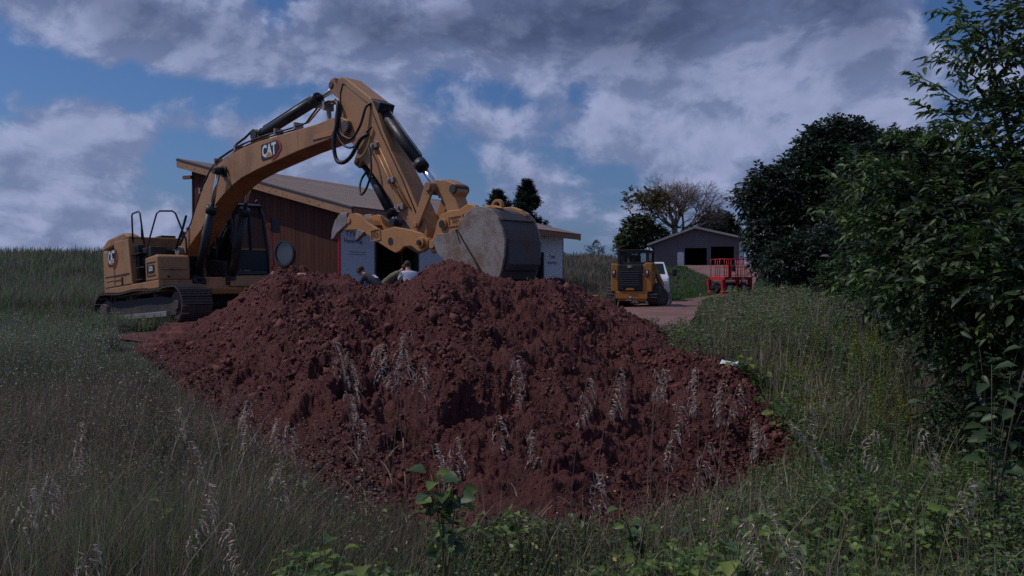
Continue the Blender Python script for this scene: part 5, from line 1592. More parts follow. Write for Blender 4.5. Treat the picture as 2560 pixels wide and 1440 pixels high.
def blades(name, X, Y, h, wd, cols, mat, seed, lean=.35, segs=2, zbase=None, kind='stuff', parent=None, **kw):
    """curved grass blades, one mesh"""
    r2 = np.random.default_rng(seed)
    n = len(X)
    z0 = gz(X, Y) - .03 if zbase is None else zbase
    phi = r2.uniform(0, 2 * np.pi, n)
    fw = r2.uniform(0, 2 * np.pi, n)
    ln = r2.uniform(.05, 1, n) ** 1.3 * lean
    dxy = np.stack([np.cos(phi), np.sin(phi)], 1) * (ln * h)[:, None]
    # lean a little with the wind to the right
    dxy[:, 0] += h * .06
    sxy = np.stack([np.cos(fw), np.sin(fw)], 1)
    rows = []
    ts = np.linspace(0, 1, segs + 1)
    for t in ts[:-1]:
        c = np.stack([X + dxy[:, 0] * t ** 2, Y + dxy[:, 1] * t ** 2, z0 + h * (t - .18 * ln * t ** 2)], 1)
        hw = wd * (1 - .45 * t) / 2
        off = np.concatenate([sxy * hw[:, None], np.zeros((n, 1))], 1)
        rows += [c - off, c + off]
    tip = np.stack([X + dxy[:, 0], Y + dxy[:, 1], z0 + h * (1 - .18 * ln)], 1)
    V = np.stack(rows + [tip], 1).reshape(-1, 3)
    m = 2 * segs + 1
    base = np.arange(n)[:, None] * m
    fl = []
    for s_ in range(segs - 1):
        fl.append(base + np.array([[2 * s_, 2 * s_ + 1, 2 * s_ + 3, 2 * s_ + 2]]))
    q = np.concatenate(fl, 1).reshape(-1) if fl else np.zeros(0, int)
    tr = (base + np.array([[2 * segs - 2, 2 * segs - 1, 2 * segs]])).reshape(-1)
    faces = np.concatenate([q, tr]); lc = np.concatenate([np.full(len(q) // 4, 4), np.full(n, 3)])
    cols = np.asarray(cols, float)
    ci = r2.integers(0, len(cols), n)
    patch = fbm(X * .5 + 3, Y * .5, 3, 88)
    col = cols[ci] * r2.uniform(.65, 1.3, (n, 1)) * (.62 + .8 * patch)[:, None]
    tint = np.repeat(col, m, 0).reshape(n, m, 3) * (.85 + .55 * np.concatenate([np.repeat(ts[:-1], 2), [1.0]]))[None, :, None]  # paler dry tips; the gradient also paints in light lost between dense blades
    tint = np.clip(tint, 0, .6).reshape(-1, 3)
    return link(name, np_mesh(name, V, faces, lc, mat, tint), parent, kind=kind, **kw)


GREEN = [(.095, .165, .040), (.120, .185, .045), (.075, .135, .038), (.155, .200, .055), (.110, .155, .070)]
DULL = [(.125, .145, .095), (.155, .15, .11), (.10, .13, .085), (.21, .175, .135), (.18, .17, .13)]
DRY = [(.34, .27, .19), (.42, .34, .25), (.26, .20, .14), (.19, .15, .10)]
BROWN = [(.20, .14, .11), (.16, .12, .095), (.26, .19, .15), (.13, .13, .09)]


def low_near_pile(X, Y):
    """the strip trampled flat along the toe of the pile"""
    a = X / Y
    t = np.interp(a, A, tY)
    d = np.clip((t - Y) / 2.6, 0, 1)
    inside = (a > pa[0] - .02) & (a < pa[-1]) & (Y < t + .3)
    return np.where(inside, .52 + .48 * d ** 1.2, 1.0)


def field(name, n, p0, p1, y0, y1, hmin, hmax, wk, cols, mat, seed, k=1.0, lean=.35, segs=2, dens=None, wmin=.0035):
    X, Y, r2 = polar_pts(n, p0, p1, y0, y1, seed, k)
    ok = ~in_pile(X, Y, .05) & ~near_road(X, Y) & ~in_yard(X, Y)
    if dens is not None: ok &= r2.random(n) < dens(X, Y)
    X, Y = X[ok], Y[ok]
    cl = fbm(X * .9, Y * .9, 3, seed + 5)
    h = (hmin + (hmax - hmin) * r2.random(len(X)) ** 1.4) * (.55 + .9 * cl) * low_near_pile(X, Y)
    wd = np.maximum(wmin, Y * wk) * r2.uniform(.7, 1.4, len(X))
    return blades(name, X, Y, h, wd, cols, mat, seed + 1, lean, segs)


# far hill grass, then the near weeds; the nearer, the finer
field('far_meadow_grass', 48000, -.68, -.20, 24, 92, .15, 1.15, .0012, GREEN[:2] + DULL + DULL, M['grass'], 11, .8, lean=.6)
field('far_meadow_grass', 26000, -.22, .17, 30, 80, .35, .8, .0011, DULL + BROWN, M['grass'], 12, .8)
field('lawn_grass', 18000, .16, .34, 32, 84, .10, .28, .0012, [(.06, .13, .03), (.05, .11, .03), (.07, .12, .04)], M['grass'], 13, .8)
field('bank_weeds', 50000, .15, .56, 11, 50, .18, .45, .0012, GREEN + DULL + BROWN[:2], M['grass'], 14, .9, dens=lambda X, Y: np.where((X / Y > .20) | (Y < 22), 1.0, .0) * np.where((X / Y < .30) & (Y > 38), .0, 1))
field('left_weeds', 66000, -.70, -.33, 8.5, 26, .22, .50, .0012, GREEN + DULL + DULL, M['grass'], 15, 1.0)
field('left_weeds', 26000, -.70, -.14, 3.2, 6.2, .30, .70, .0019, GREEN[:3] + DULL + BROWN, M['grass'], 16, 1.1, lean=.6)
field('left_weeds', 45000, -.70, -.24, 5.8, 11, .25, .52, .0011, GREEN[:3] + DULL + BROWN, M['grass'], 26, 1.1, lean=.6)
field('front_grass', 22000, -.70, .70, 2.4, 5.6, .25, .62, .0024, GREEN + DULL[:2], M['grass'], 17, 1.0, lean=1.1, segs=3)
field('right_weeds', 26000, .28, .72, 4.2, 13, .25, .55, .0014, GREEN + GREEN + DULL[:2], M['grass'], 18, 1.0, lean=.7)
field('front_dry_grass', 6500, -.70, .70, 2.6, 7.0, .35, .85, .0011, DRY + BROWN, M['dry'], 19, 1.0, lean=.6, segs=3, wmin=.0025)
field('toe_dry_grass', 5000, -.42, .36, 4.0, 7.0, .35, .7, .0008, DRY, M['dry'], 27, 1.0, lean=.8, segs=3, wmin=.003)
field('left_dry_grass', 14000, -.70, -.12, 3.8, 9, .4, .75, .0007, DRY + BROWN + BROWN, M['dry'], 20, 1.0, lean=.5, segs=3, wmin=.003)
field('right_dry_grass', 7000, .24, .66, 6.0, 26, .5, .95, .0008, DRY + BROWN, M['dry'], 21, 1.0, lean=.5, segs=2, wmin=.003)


# ---- leaf shapes
def leaf_batch(P0, D_, N_, ln, wd, col, fold=.25, simple=False):
    """P0 base, D_ direction, N_ normal (all n x 3), length, width, colour (n x 3): 6-vertex folded leaves"""
    S_ = np.cross(D_, N_)
    S_ /= np.maximum(np.linalg.norm(S_, axis=1), 1e-6)[:, None]
    l = ln[:, None]; w_ = wd[:, None]
    if simple:
        v = np.stack([P0, P0 + D_ * l * .45 - S_ * w_ * .5 + N_ * w_ * .2, P0 + D_ * l - N_ * l * .15, P0 + D_ * l * .45 + S_ * w_ * .5 + N_ * w_ * .2], 1)
        n = len(P0); base = np.arange(n)[:, None] * 4
        t_ = np.concatenate([base + np.array([[0, 1, 2]]), base + np.array([[0, 2, 3]])], 1).reshape(-1)
        return v.reshape(-1, 3), np.zeros(0, int), t_, np.repeat(col, 4, 0)
    mid1 = P0 + D_ * l * .38 - N_ * l * .02
    tip = P0 + D_ * l - N_ * l * .16
    mid2 = P0 + D_ * l * .72 - N_ * l * .07
    up = N_ * w_ * fold
    v = np.stack([P0, mid1 - S_ * w_ * .5 + up, mid2 - S_ * w_ * .36 + up * .8, tip, mid2 + S_ * w_ * .36 + up * .8, mid1 + S_ * w_ * .5 + up, mid1, mid2], 1)
    n = len(P0)
    base = np.arange(n)[:, None] * 8
    quads = np.concatenate([base + np.array([[6, 1, 2, 7]]), base + np.array([[6, 7, 4, 5]])], 1).reshape(-1)
    tris = np.concatenate([base + np.array([[0, 1, 6]]), base + np.array([[0, 6, 5]]), base + np.array([[7, 2, 3]]), base + np.array([[7, 3, 4]])], 1).reshape(-1)
    return v.reshape(-1, 3), quads, tris, np.repeat(col, 8, 0)


def unit(v): return v / np.maximum(np.linalg.norm(v, axis=-1), 1e-9)[..., None]


def leaf_mesh(name, batches, mat):
    V = []; Q = []; T = []; Cc = []; o_ = 0
    for v, q, t, c in batches:
        V.append(v); Q.append(q + o_); T.append(t + o_); Cc.append(c); o_ += len(v)
    q = np.concatenate(Q); t = np.concatenate(T)
    return np_mesh(name, np.concatenate(V), np.concatenate([q, t]), np.concatenate([np.full(len(q) // 4, 4), np.full(len(t) // 3, 3)]), mat, np.concatenate(Cc))


def sprays(centers, dirs, nleaf, slen, ln, wd, cols, r2, droop=.35, simple=False):
    """leafy twigs: alternate leaves along a short drooping stem; returns a leaf batch and stem points"""
    n = len(centers)
    t = (np.arange(nleaf) + .5) / nleaf
    dirs = unit(dirs)
    side = unit(np.cross(dirs, np.array([0, 0, 1.0]) + r2.normal(0, .25, (n, 3))))
    pos = centers[:, None] + dirs[:, None] * (slen[:, None] * t)[..., None]
    pos[..., 2] -= (slen[:, None] * droop * t ** 2)
    sg = np.where(np.arange(nleaf) % 2 == 0, 1, -1)[None, :, None]
    d = unit(dirs[:, None] * .75 + side[:, None] * sg * .9 + r2.normal(0, .28, (n, nleaf, 3)) + np.array([0, 0, -.30]))
    nr = unit(np.array([0, 0, 1.0]) + r2.normal(0, .45, (n, nleaf, 3)))
    nr = unit(nr - d * (nr * d).sum(-1, keepdims=True))
    L_ = ln * r2.uniform(.65, 1.25, (n, nleaf)); W_ = L_ * wd
    cols = np.asarray(cols, float)
    c = cols[r2.integers(0, len(cols), (n, nleaf))] * r2.uniform(.6, 1.35, (n, nleaf, 1)) * r2.uniform(.7, 1.25, (n, 1, 1))
    return leaf_batch(pos.reshape(-1, 3), d.reshape(-1, 3), nr.reshape(-1, 3), L_.ravel(), W_.ravel(), c.reshape(-1, 3), simple=simple)


def crown_points(lobes, n, r2, shell=.55):
    """points in the outer part of overlapping ellipsoids; lobes: (x, y, z, rx, ry, rz)"""
    lob = np.array(lobes, float)
    wgt = (lob[:, 3] * lob[:, 4] + lob[:, 4] * lob[:, 5] + lob[:, 3] * lob[:, 5]); wgt /= wgt.sum()
    k = r2.choice(len(lob), n, p=wgt)
    d = unit(r2.normal(0, 1, (n, 3)))
    rr = shell + (1.08 - shell) * r2.random(n) ** .6
    bump = 1 + .22 * (fbm(d[:, 0] * 2.2 + k * 3.1 + 7, d[:, 2] * 2.2 + d[:, 1] * 1.3, 3, 5) - .5) * 2
    p = lob[k, :3] + d * lob[k, 3:6] * (rr * bump)[:, None]
    return p, d


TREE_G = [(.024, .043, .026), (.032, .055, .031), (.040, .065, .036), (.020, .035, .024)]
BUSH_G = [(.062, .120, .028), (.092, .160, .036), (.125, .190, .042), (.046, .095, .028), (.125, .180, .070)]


def limbs(b_, base, tips, r0, r2_, n=7):
    base = Vector(base)
    for tp_ in tips:
        tp_ = Vector(tp_)
        mid = base.lerp(tp_, .5) + Vector((r2_.uniform(-.1, .1), r2_.uniform(-.1, .1), r2_.uniform(.0, .15))) * (tp_ - base).length * .5
        pts = []
        for k in range(7):
            t = k / 6
            pts.append(base.lerp(mid, t).lerp(mid.lerp(tp_, t), t))
        b_.tube(pts, r0, n, r0 * .22)


def tree(name, label, cat, root, lobes, trunk_r, nspray, nleaf, slen, leaf, wd, cols, seed, trunk_h=None, group=None, shell=.5, mat=None, lim=9):
    """lobes are relative to the root"""
    r2 = np.random.default_rng(seed); rr = random.Random(seed)
    t = empty(name, root, 0, label, cat, group)
    p, d = crown_points(lobes, nspray, r2, shell)
    dd = d + r2.normal(0, .5, d.shape)
    batch = sprays(p, dd, nleaf, np.full(nspray, slen) * r2.uniform(.6, 1.3, nspray), leaf, wd, cols, r2, simple=True)
    link('crown', leaf_mesh('crown', [batch], mat or M['leaf']), t)
    b = MB()
    top_ = max(l[2] for l in lobes); h_ = trunk_h or top_ * .8
    b.tube([(0, 0, -.3), (0, 0, h_ * .2), (.04 * h_, 0, h_ * .5), (.02 * h_, .02 * h_, h_)], trunk_r, 10, trunk_r * .35)
    b.build('trunk', M['bark'], t)
    ls = rr.sample(list(lobes), min(lim, len(lobes)))
    b = MB()
    for l in ls:
        limbs(b, (0, 0, h_ * rr.uniform(.25, .7)), [(l[0], l[1], l[2])], trunk_r * .45, rr)
    b.build('limb', M['bark'], t, kind='stuff')
    return t


def LP(px, py, Y, rpx, rpy, root, ry=None):
    """lobe from where it stands: returns centre relative to the root and radii in metres at distance Y"""
    x = (px - 1280) / 2000 * Y - root[0]; z = ZE + (690 - py) / 2000 * Y - root[2]
    return (x, Y - root[1], z, rpx / 2000 * Y, (ry if ry else (rpx + rpy) / 4000 * Y), rpy / 2000 * Y)


# big round trees beyond the bank
def rootat(px, Y): 
    x = (px - 1280) / 2000 * Y
    return (x, Y, float(gz(x, Y)))
r0 = rootat(2090, 46)
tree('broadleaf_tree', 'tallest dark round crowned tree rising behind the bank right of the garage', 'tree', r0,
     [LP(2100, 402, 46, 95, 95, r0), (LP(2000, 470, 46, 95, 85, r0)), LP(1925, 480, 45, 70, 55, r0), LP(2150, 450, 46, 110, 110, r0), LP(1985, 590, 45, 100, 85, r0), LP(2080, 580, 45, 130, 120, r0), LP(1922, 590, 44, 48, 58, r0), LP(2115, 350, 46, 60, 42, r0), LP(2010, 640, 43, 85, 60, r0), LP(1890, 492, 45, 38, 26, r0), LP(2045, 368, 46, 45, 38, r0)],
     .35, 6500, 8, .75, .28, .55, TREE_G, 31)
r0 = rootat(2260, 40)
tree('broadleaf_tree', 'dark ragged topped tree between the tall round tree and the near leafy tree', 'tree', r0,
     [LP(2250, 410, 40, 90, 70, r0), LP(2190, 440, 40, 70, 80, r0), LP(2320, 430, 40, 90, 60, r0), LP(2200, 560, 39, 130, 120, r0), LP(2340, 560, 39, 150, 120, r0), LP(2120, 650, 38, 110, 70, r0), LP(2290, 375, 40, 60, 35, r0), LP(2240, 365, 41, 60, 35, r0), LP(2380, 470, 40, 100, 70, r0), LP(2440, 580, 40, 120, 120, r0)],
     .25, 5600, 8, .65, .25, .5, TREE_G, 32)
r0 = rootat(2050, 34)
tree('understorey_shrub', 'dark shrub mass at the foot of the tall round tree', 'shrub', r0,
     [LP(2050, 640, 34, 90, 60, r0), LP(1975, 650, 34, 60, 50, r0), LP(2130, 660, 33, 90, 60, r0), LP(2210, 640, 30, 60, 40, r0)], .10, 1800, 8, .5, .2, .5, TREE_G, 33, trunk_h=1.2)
# behind the garage
r0 = rootat(1595, 96)
tree('broadleaf_tree', 'olive green tree at the left end of the garage, under the bare tree', 'tree', r0,
     [LP(1585, 590, 96, 34, 26, r0), LP(1565, 608, 96, 22, 26, r0), LP(1606, 562, 96, 26, 22, r0), LP(1635, 590, 97, 30, 24, r0), LP(1580, 560, 96, 16, 14, r0)],
     .25, 1100, 7, .7, .42, .55, [(.06, .085, .04), (.08, .10, .045), (.10, .095, .045), (.05, .075, .035)], 34, shell=.2)
r0 = rootat(1800, 104)
tree('broadleaf_tree', 'small dark green tree showing above the right slope of the garage roof', 'tree', r0,
     [LP(1795, 565, 104, 32, 30, r0), LP(1820, 580, 104, 22, 25, r0), LP(1770, 580, 104, 24, 24, r0)], .25, 700, 7, 1.1, .5, .55, TREE_G, 35)


# the half bare tree: twig fan
def twig_tree(root, H, seed, label):
    rr = random.Random(seed)
    t = empty('bare_tree', root, 0, label, 'tree')
    b = MB(); tw = MB(); tips = []
    def grow(p, d, ln, r_, depth):
        q = p + d * ln
        mb = b if depth < 3 else tw
        mid = p.lerp(q, .5) + Vector((rr.uniform(-1, 1), rr.uniform(-1, 1), rr.uniform(-.3, .6))) * ln * .06
        mb.tube([p, mid, q], r_, 5 if depth < 3 else 3, r_ * .62)
        if depth >= 8:
            tips.append(q); return
        k_ = 5 if depth == 0 else (4 if depth < 3 else (3 if rr.random() < .45 else 2))
        for _ in range(k_):
            sp = .62 if depth < 2 else .50
            nd = (d + Vector((rr.gauss(0, sp), rr.gauss(0, sp), rr.gauss(.10, sp * .7)))).normalized()
            grow(q, nd, ln * rr.uniform(.64, .84), r_ * .60, depth + 1)
    grow(Vector((0, 0, -.3)), Vector((0, 0, 1)), H * .20, .42, 0)
    b.build('trunk', M['twig'], t)
    tw.build('twigs', M['twig'], t, kind='stuff')
    r2 = np.random.default_rng(seed)
    P_ = np.array([tuple(q) for q in tips])
    lo = P_[(P_[:, 0] < -H * .10) & (P_[:, 2] < H * .60)]
    if len(lo) > 170: lo = lo[r2.choice(len(lo), 170, False)]
    batch = sprays(lo, r2.normal(0, 1, lo.shape), 8, np.full(len(lo), .9), .42, .55, [(.10, .085, .035), (.13, .10, .04), (.07, .08, .03), (.16, .10, .045)], r2)
    link('leaf_clumps', leaf_mesh('leaf_clumps', [batch], M['leaf']), t)
    return t
r0 = rootat(1690, 98)
twig_tree(r0, 15.2, 5, 'wide half bare tree with grey twigs and some yellowing leaves behind the garage').scale = (1.12, 1.0, 1.03)


# conifers
def conifer(root, H, Rb, seed, label, nwh=16, open_=.0, leanx=0.0, top_blunt=.25):
    r2 = np.random.default_rng(seed); rr = random.Random(seed)
    t = empty('conifer', root, 0, label, 'conifer', None)
    b = MB(); b.tube([(0, 0, -.3), (leanx * .5, 0, H * .5), (leanx, 0, H)], H * .018, 8, .01); b.build('trunk', M['bark'], t)
    C0 = []; Dd = []
    lb = MB()
    for k in range(nwh):
        f = (k + .4) / nwh
        z = H * (.10 + .90 * f); rad = Rb * ((1 - f) ** .75 * (1 - top_blunt) + top_blunt * (1 - f ** 4)) 
        for j_ in range(rr.randint(5, 8)):
            a = rr.uniform(0, 2 * math.pi); rl = rad * rr.uniform(.62, 1.18)
            if rr.random() < open_: continue
            d = Vector((math.cos(a), math.sin(a), rr.uniform(.15, .5)))
            lb.tube([(leanx * f, 0, z), (leanx * f + d.x * rl * .5, d.y * rl * .5, z + d.z * rl * .2), (leanx * f + d.x * rl, d.y * rl, z + d.z * rl * .6)], H * .005, 4, .01)
            for m_ in range(int(6 + rl * 5)):
                u = rr.uniform(.25, 1.05)
                C0.append((leanx * f + d.x * rl * u + rr.gauss(0, .06 * rl), d.y * rl * u + rr.gauss(0, .06 * rl), z + d.z * rl * (.6 * u * u) + rr.gauss(0, .05)))
                Dd.append((d.x * .6 + rr.gauss(0, .3), d.y * .6 + rr.gauss(0, .3), .9))
    lb.build('branches', M['bark'], t, kind='stuff')
    C0 = np.array(C0); Dd = np.array(Dd)
    batch = sprays(C0, Dd, 9, np.full(len(C0), H * .06), H * .060, .18, [(.016, .034, .022), (.022, .044, .026), (.03, .055, .03)], r2, droop=-.1, simple=True)
    link('crown', leaf_mesh('crown', [batch], M['leaf']), t)
    return t


def con_at(px, Y, topy, Rpx, seed, label, **k):
    r_ = rootat(px, Y); H = ZE + (690 - topy) / 2000 * Y - r_[2]
    return conifer(r_, H, Rpx * 1.45 / 2000 * Y, seed, label, **k)
con_at(1318, 78, 458, 38, 41, 'tallest dark pine rising behind the right end of the house roof', nwh=20)
con_at(1244, 78, 482, 33, 42, 'broad pine behind the house roof left of the tallest pine', nwh=18, top_blunt=.55)
con_at(1278, 80, 522, 12, 43, 'small pine top between the two big pines behind the roof', nwh=12)
con_at(1484, 74, 602, 24, 44, 'ragged young conifer standing on the hill left of the track loader', nwh=10, open_=.35, leanx=.2)
con_at(1502, 76, 622, 14, 45, 'low dark conifer just right of the ragged young one on the hill', nwh=7, open_=.1)
con_at(1412, 76, 632, 9, 46, 'tiny round evergreen on the skyline by the end of the house', nwh=7)

# ---- the near leafy tree at the right edge
NR = (4.6, 6.4, float(gz(4.6, 6.4)))
lob = [LP(2640, 100, 6.0, 150, 150, NR, .55), LP(2640, 330, 6.0, 170, 140, NR, .55), LP(2550, 470, 5.8, 180, 90, NR, .55), LP(2400, 560, 5.8, 170, 130, NR, .5), LP(2330, 480, 6.2, 120, 90, NR, .5),
       LP(2260, 600, 6.4, 120, 90, NR, .5), LP(2420, 700, 5.4, 190, 110, NR, .5), LP(2560, 680, 5.0, 160, 160, NR, .5), LP(2300, 700, 6.2, 120, 60, NR, .45), LP(2480, 800, 5.2, 140, 80, NR, .45), LP(2190, 480, 6.8, 60, 50, NR, .35), LP(2620, 900, 5.2, 150, 160, NR, .5), LP(2450, 60, 6.4, 60, 50, NR, .2), LP(2430, 300, 6.4, 60, 40, NR, .2)]
r2 = np.random.default_rng(77)
nt = empty('broadleaf_tree', NR, 0, 'near leafy tree filling the right edge with long pointed leaves', 'tree')
p, d = crown_points(lob, 2500, r2, .25)
batches = [sprays(p, d + r2.normal(0, .5, d.shape), 9, np.full(len(p), .24) * r2.uniform(.6, 1.3, len(p)), .082, .38, [tuple(q * .62 for q in c_) for c_ in BUSH_G] + TREE_G[1:3], r2)]
link('crown', leaf_mesh('crown', batches, M['leaf']), nt)
# sprigs standing clear of the crown: (px, py) tip, heading left
spr = [(2262, 180, 2400, 230), (2290, 260, 2420, 300), (2236, 318, 2330, 380), (2348, 20, 2460, 60), (2345, 90, 2460, 120), (2310, 340, 2420, 360), (2330, 140, 2440, 170), (2060, 430, 2200, 470), (2040, 518, 2190, 540),
       (2120, 375, 2230, 430), (2110, 560, 2220, 590), (2150, 640, 2260, 640), (2095, 700, 2230, 690), (2400, 330, 2470, 320), (2165, 395, 2260, 440), (2230, 735, 2330, 760), (2320, 330, 2400, 300)]
tb = MB(); bt = []
for i, (ax, ay, bx, by) in enumerate(spr):
    Yq = 5.6 + .5 * rnd.random()
    tip = Vector(((ax - 1280) / 2000 * Yq, Yq, ZE + (690 - ay) / 2000 * Yq)) - Vector(NR)
    bs = Vector(((bx - 1280) / 2000 * Yq, Yq + .15, ZE + (690 - by) / 2000 * Yq)) - Vector(NR)
    tb.tube([bs + (bs - tip) * .4, bs.lerp(tip, .4) + Vector((0, 0, .02)), tip], .006, 5, .002)
    c = np.array([tuple(bs.lerp(tip, u)) for u in np.linspace(0, .85, 9)])
    dv = np.array([tuple((tip - bs).normalized())] * 9) + r2.normal(0, .45, (9, 3))
    bt.append(sprays(c, dv, 6, np.full(9, .15), .080, .36, BUSH_G, r2))
link('sprig_leaves', leaf_mesh('sprig_leaves', bt, M['leaf']), nt)
tb.build('twigs', M['bark'], nt, kind='stuff')
b = MB(); b.tube([(0, 0, -.3), (.0, .0, 1.0), (-.1, -.05, 2.2), (.1, -.1, 4.2)], .10, 10, .03); b.build('trunk', M['bark'], nt)
b = MB()
for l in lob: limbs(b, (0, 0, rnd.uniform(.5, 2.0)), [(l[0], l[1], l[2])], .035, rnd)
b.build('limb', M['bark'], nt, kind='stuff')

# big pale leaved sapling by the lower right edge
SR = (2.15, 3.75, float(gz(2.15, 3.75)))
def big_leaf_plant(name, label, cat, root, H, nst, nlf, leaf, wd, cols, seed, spread=.25, group=None, zmin=.35):
    r2 = np.random.default_rng(seed); t = empty(name, root, 0, label, cat, group)
    b_ = MB(); bt = []
    for s_ in range(nst):
        a = r2.uniform(0, 2 * np.pi); sp = spread * r2.uniform(.2, 1)
        tip = np.array([np.cos(a) * sp, np.sin(a) * sp, H * r2.uniform(.75, 1.0)])
        q = np.linspace(0, 1, 6)[:, None]
        pts = q * tip * np.array([1, 1, 0]) * q + q * tip * np.array([0, 0, 1])
        b_.tube([tuple(x) for x in pts], .006, 5, .002)
        tt = r2.uniform(zmin, 1.0, nlf)
        P0 = np.stack([tip[0] * tt ** 2, tip[1] * tt ** 2, tip[2] * tt], 1)
        an = r2.uniform(0, 2 * np.pi, nlf)
        D_ = unit(np.stack([np.cos(an), np.sin(an), r2.uniform(-.35, .25, nlf)], 1))
        N_ = unit(np.array([0, -.25, 1.0]) + r2.normal(0, .35, (nlf, 3))); N_ = unit(N_ - D_ * (N_ * D_).sum(1, keepdims=True))
        L_ = leaf * r2.uniform(.6, 1.2, nlf)
        cc = np.asarray(cols)[r2.integers(0, len(cols), nlf)] * r2.uniform(.7, 1.3, (nlf, 1))
        bt.append(leaf_batch(P0 + D_ * leaf * .3, D_, N_, L_, L_ * wd, cc))
    b_.build('stem', M['bark'] if cat == 'sapling' else M['grass_stem'], t)
    link('leaves', leaf_mesh('leaves', bt, M['leaf']), t)
    return t
M['grass_stem'] = finish(*new_mat('green_stem'), (.10, .12, .05), .7)
M['dry_stem'] = finish(*new_mat('dry_stem'), (.24, .18, .11), .8)
SAP = [(.055, .095, .035), (.070, .115, .048), (.045, .08, .03)]
big_leaf_plant('sapling', 'young sapling with broad pale leaves at the right edge below the near tree', 'sapling', (2.35, 3.9, float(gz(2.35, 3.9))), 1.48, 4, 14, .11, .55, SAP, 51, .30)
big_leaf_plant('sapling', 'sapling with wide drooping leaves in front of the dark gap at the right', 'sapling', (2.95, 4.9, float(gz(2.95, 4.9))), 1.35, 4, 14, .11, .55, SAP, 52, .35)
big_leaf_plant('sapling', 'broad leaved sapling between the goldenrod and the near tree', 'sapling', (3.2, 6.0, float(gz(3.2, 6.0))), 1.15, 5, 14, .11, .5, SAP, 53, .4)

# broad leaved weeds in the foreground
VG = [(.13, .19, .04), (.085, .14, .04), (.06, .11, .045), (.17, .22, .045)]
def weed_at(px, py_top, Y, label, seed, leaf=.075, nst=3, nlf=9, spread=.10, cols=VG, zmin=.55):
    x = (px - 1280) / 2000 * Y; z = float(gz(x, Y)); H = ZE + (690 - py_top) / 2000 * Y - z
    return big_leaf_plant('broadleaf_weed', label, 'weed', (x, Y, z), max(.15, H), nst, nlf, leaf, .85, cols, seed, spread, 'broad leaved weeds in the front grass', zmin)
weed_at(1115, 1165, 3.6, 'bright green vine with rounded leaves climbing before the middle of the dirt pile', 61, .085, 5, 10, .13)
weed_at(1310, 1245, 4.0, 'small leafy weed at the toe of the pile, right of the climbing vine', 62, .05, 3, 8)
weed_at(690, 1345, 2.9, 'yellow green leafy weed by the bottom edge, left of centre', 63, .055)
weed_at(815, 1265, 3.3, 'thin weed with one large pointed leaf beside the left toe of the pile', 64, .075, 2, 5)
weed_at(900, 1385, 2.7, 'low bright leaf cluster at the bottom edge below the pile', 65, .07, 2, 6)
weed_at(1835, 1305, 3.1, 'leafy weed with pale green leaves low in the right foreground', 66, .075)
weed_at(2140, 1385, 2.8, 'single upright broad leaf at the bottom edge, right of centre', 67, .085, 2, 5)
weed_at(1600, 1250, 3.9, 'dull green leafy weed at the right toe of the pile', 68, .06)
weed_at(2330, 1230, 3.6, 'leafy weed in the dark corner under the near tree', 69, .06)
weed_at(1720, 1330, 3.2, 'bushy weed with small round leaves in front of the right toe', 70, .05, 4, 9)
weed_at(1450, 1390, 2.8, 'dark leafed weed at the bottom centre edge', 71, .07, 3, 6)
weed_at(420, 1190, 3.9, 'dark green leafy stem standing among the left dry grass', 72, .05, 3, 10, zmin=.4)
weed_at(1880, 880, 8.6, 'pale leafy weed on the right shoulder behind the dirt pile', 73, .11, 5, 10, .3)
weed_at(1950, 985, 7.0, 'small bright weed at the right foot of the pile', 74, .09, 4, 9, .2)


# goldenrod: stems with narrow leaves and yellow plumes
def goldenrod(root, H, seed, plume=1.0):
    r2 = np.random.default_rng(seed)
    t = empty('goldenrod', root, 0, 'leafy goldenrod stem with a yellow green top in the right hand clump', 'goldenrod', 'goldenrod stems between the pile and the near tree')
    lx, ly = r2.normal(0, .06, 2)
    b_ = MB(); b_.tube([(0, 0, 0), (lx * .4, ly * .4, H * .5), (lx, ly, H)], .004, 4, .002); b_.build('stem', M['grass_stem'], t)
    n = 42; tt = r2.uniform(.12, .97, n); an = r2.uniform(0, 2 * np.pi, n)
    P0 = np.stack([lx * tt, ly * tt, H * tt], 1); D_ = unit(np.stack([np.cos(an), np.sin(an), r2.uniform(.1, .8, n)], 1))
    N_ = unit(np.array([0, 0, 1.0]) + r2.normal(0, .3, (n, 3))); N_ = unit(N_ - D_ * (N_ * D_).sum(1, keepdims=True))
    cc = np.array(BUSH_G)[r2.integers(0, 5, n)] * r2.uniform(.8, 1.4, (n, 1))
    bt = [leaf_batch(P0, D_, N_, .085 * r2.uniform(.6, 1.2, n) * (1.15 - tt * .5), np.full(n, .018), cc)]
    link('leaves', leaf_mesh('leaves', bt, M['leaf']), t)
    m = 60; an = r2.uniform(0, 2 * np.pi, m); q = r2.random(m); rad = .06 * (1 - q) * r2.random(m) ** .5 * plume
    P1 = np.stack([lx + np.cos(an) * rad, ly + np.sin(an) * rad, H * .88 + q * .17], 1)
    D_ = unit(np.stack([np.cos(an), np.sin(an), np.full(m, .8)], 1)); N_ = unit(np.cross(D_, r2.normal(0, 1, (m, 3))))
    cc = np.array([(.17, .19, .04), (.13, .17, .04), (.22, .21, .04)])[r2.integers(0, 3, m)]
    link('flower_head', leaf_mesh('flower_head', [leaf_batch(P1, D_, N_, np.full(m, .022), np.full(m, .012), cc, simple=True)], M['petal']), t, kind='stuff')
r9 = random.Random(91)
for k in range(110):
    Y = 5.6 + 3.6 * r9.random(); a = r9.uniform(.17, .50)
    px_ = 1280 + 2000 * a
    if in_pile(np.array([a * Y]), np.array([Y]), .1)[0]: continue
    x = a * Y; z = float(gz(x, Y))
    goldenrod((x, Y, z), r9.uniform(.55, .95) * (1.0 if .34 < a < .47 else .72), 900 + k)


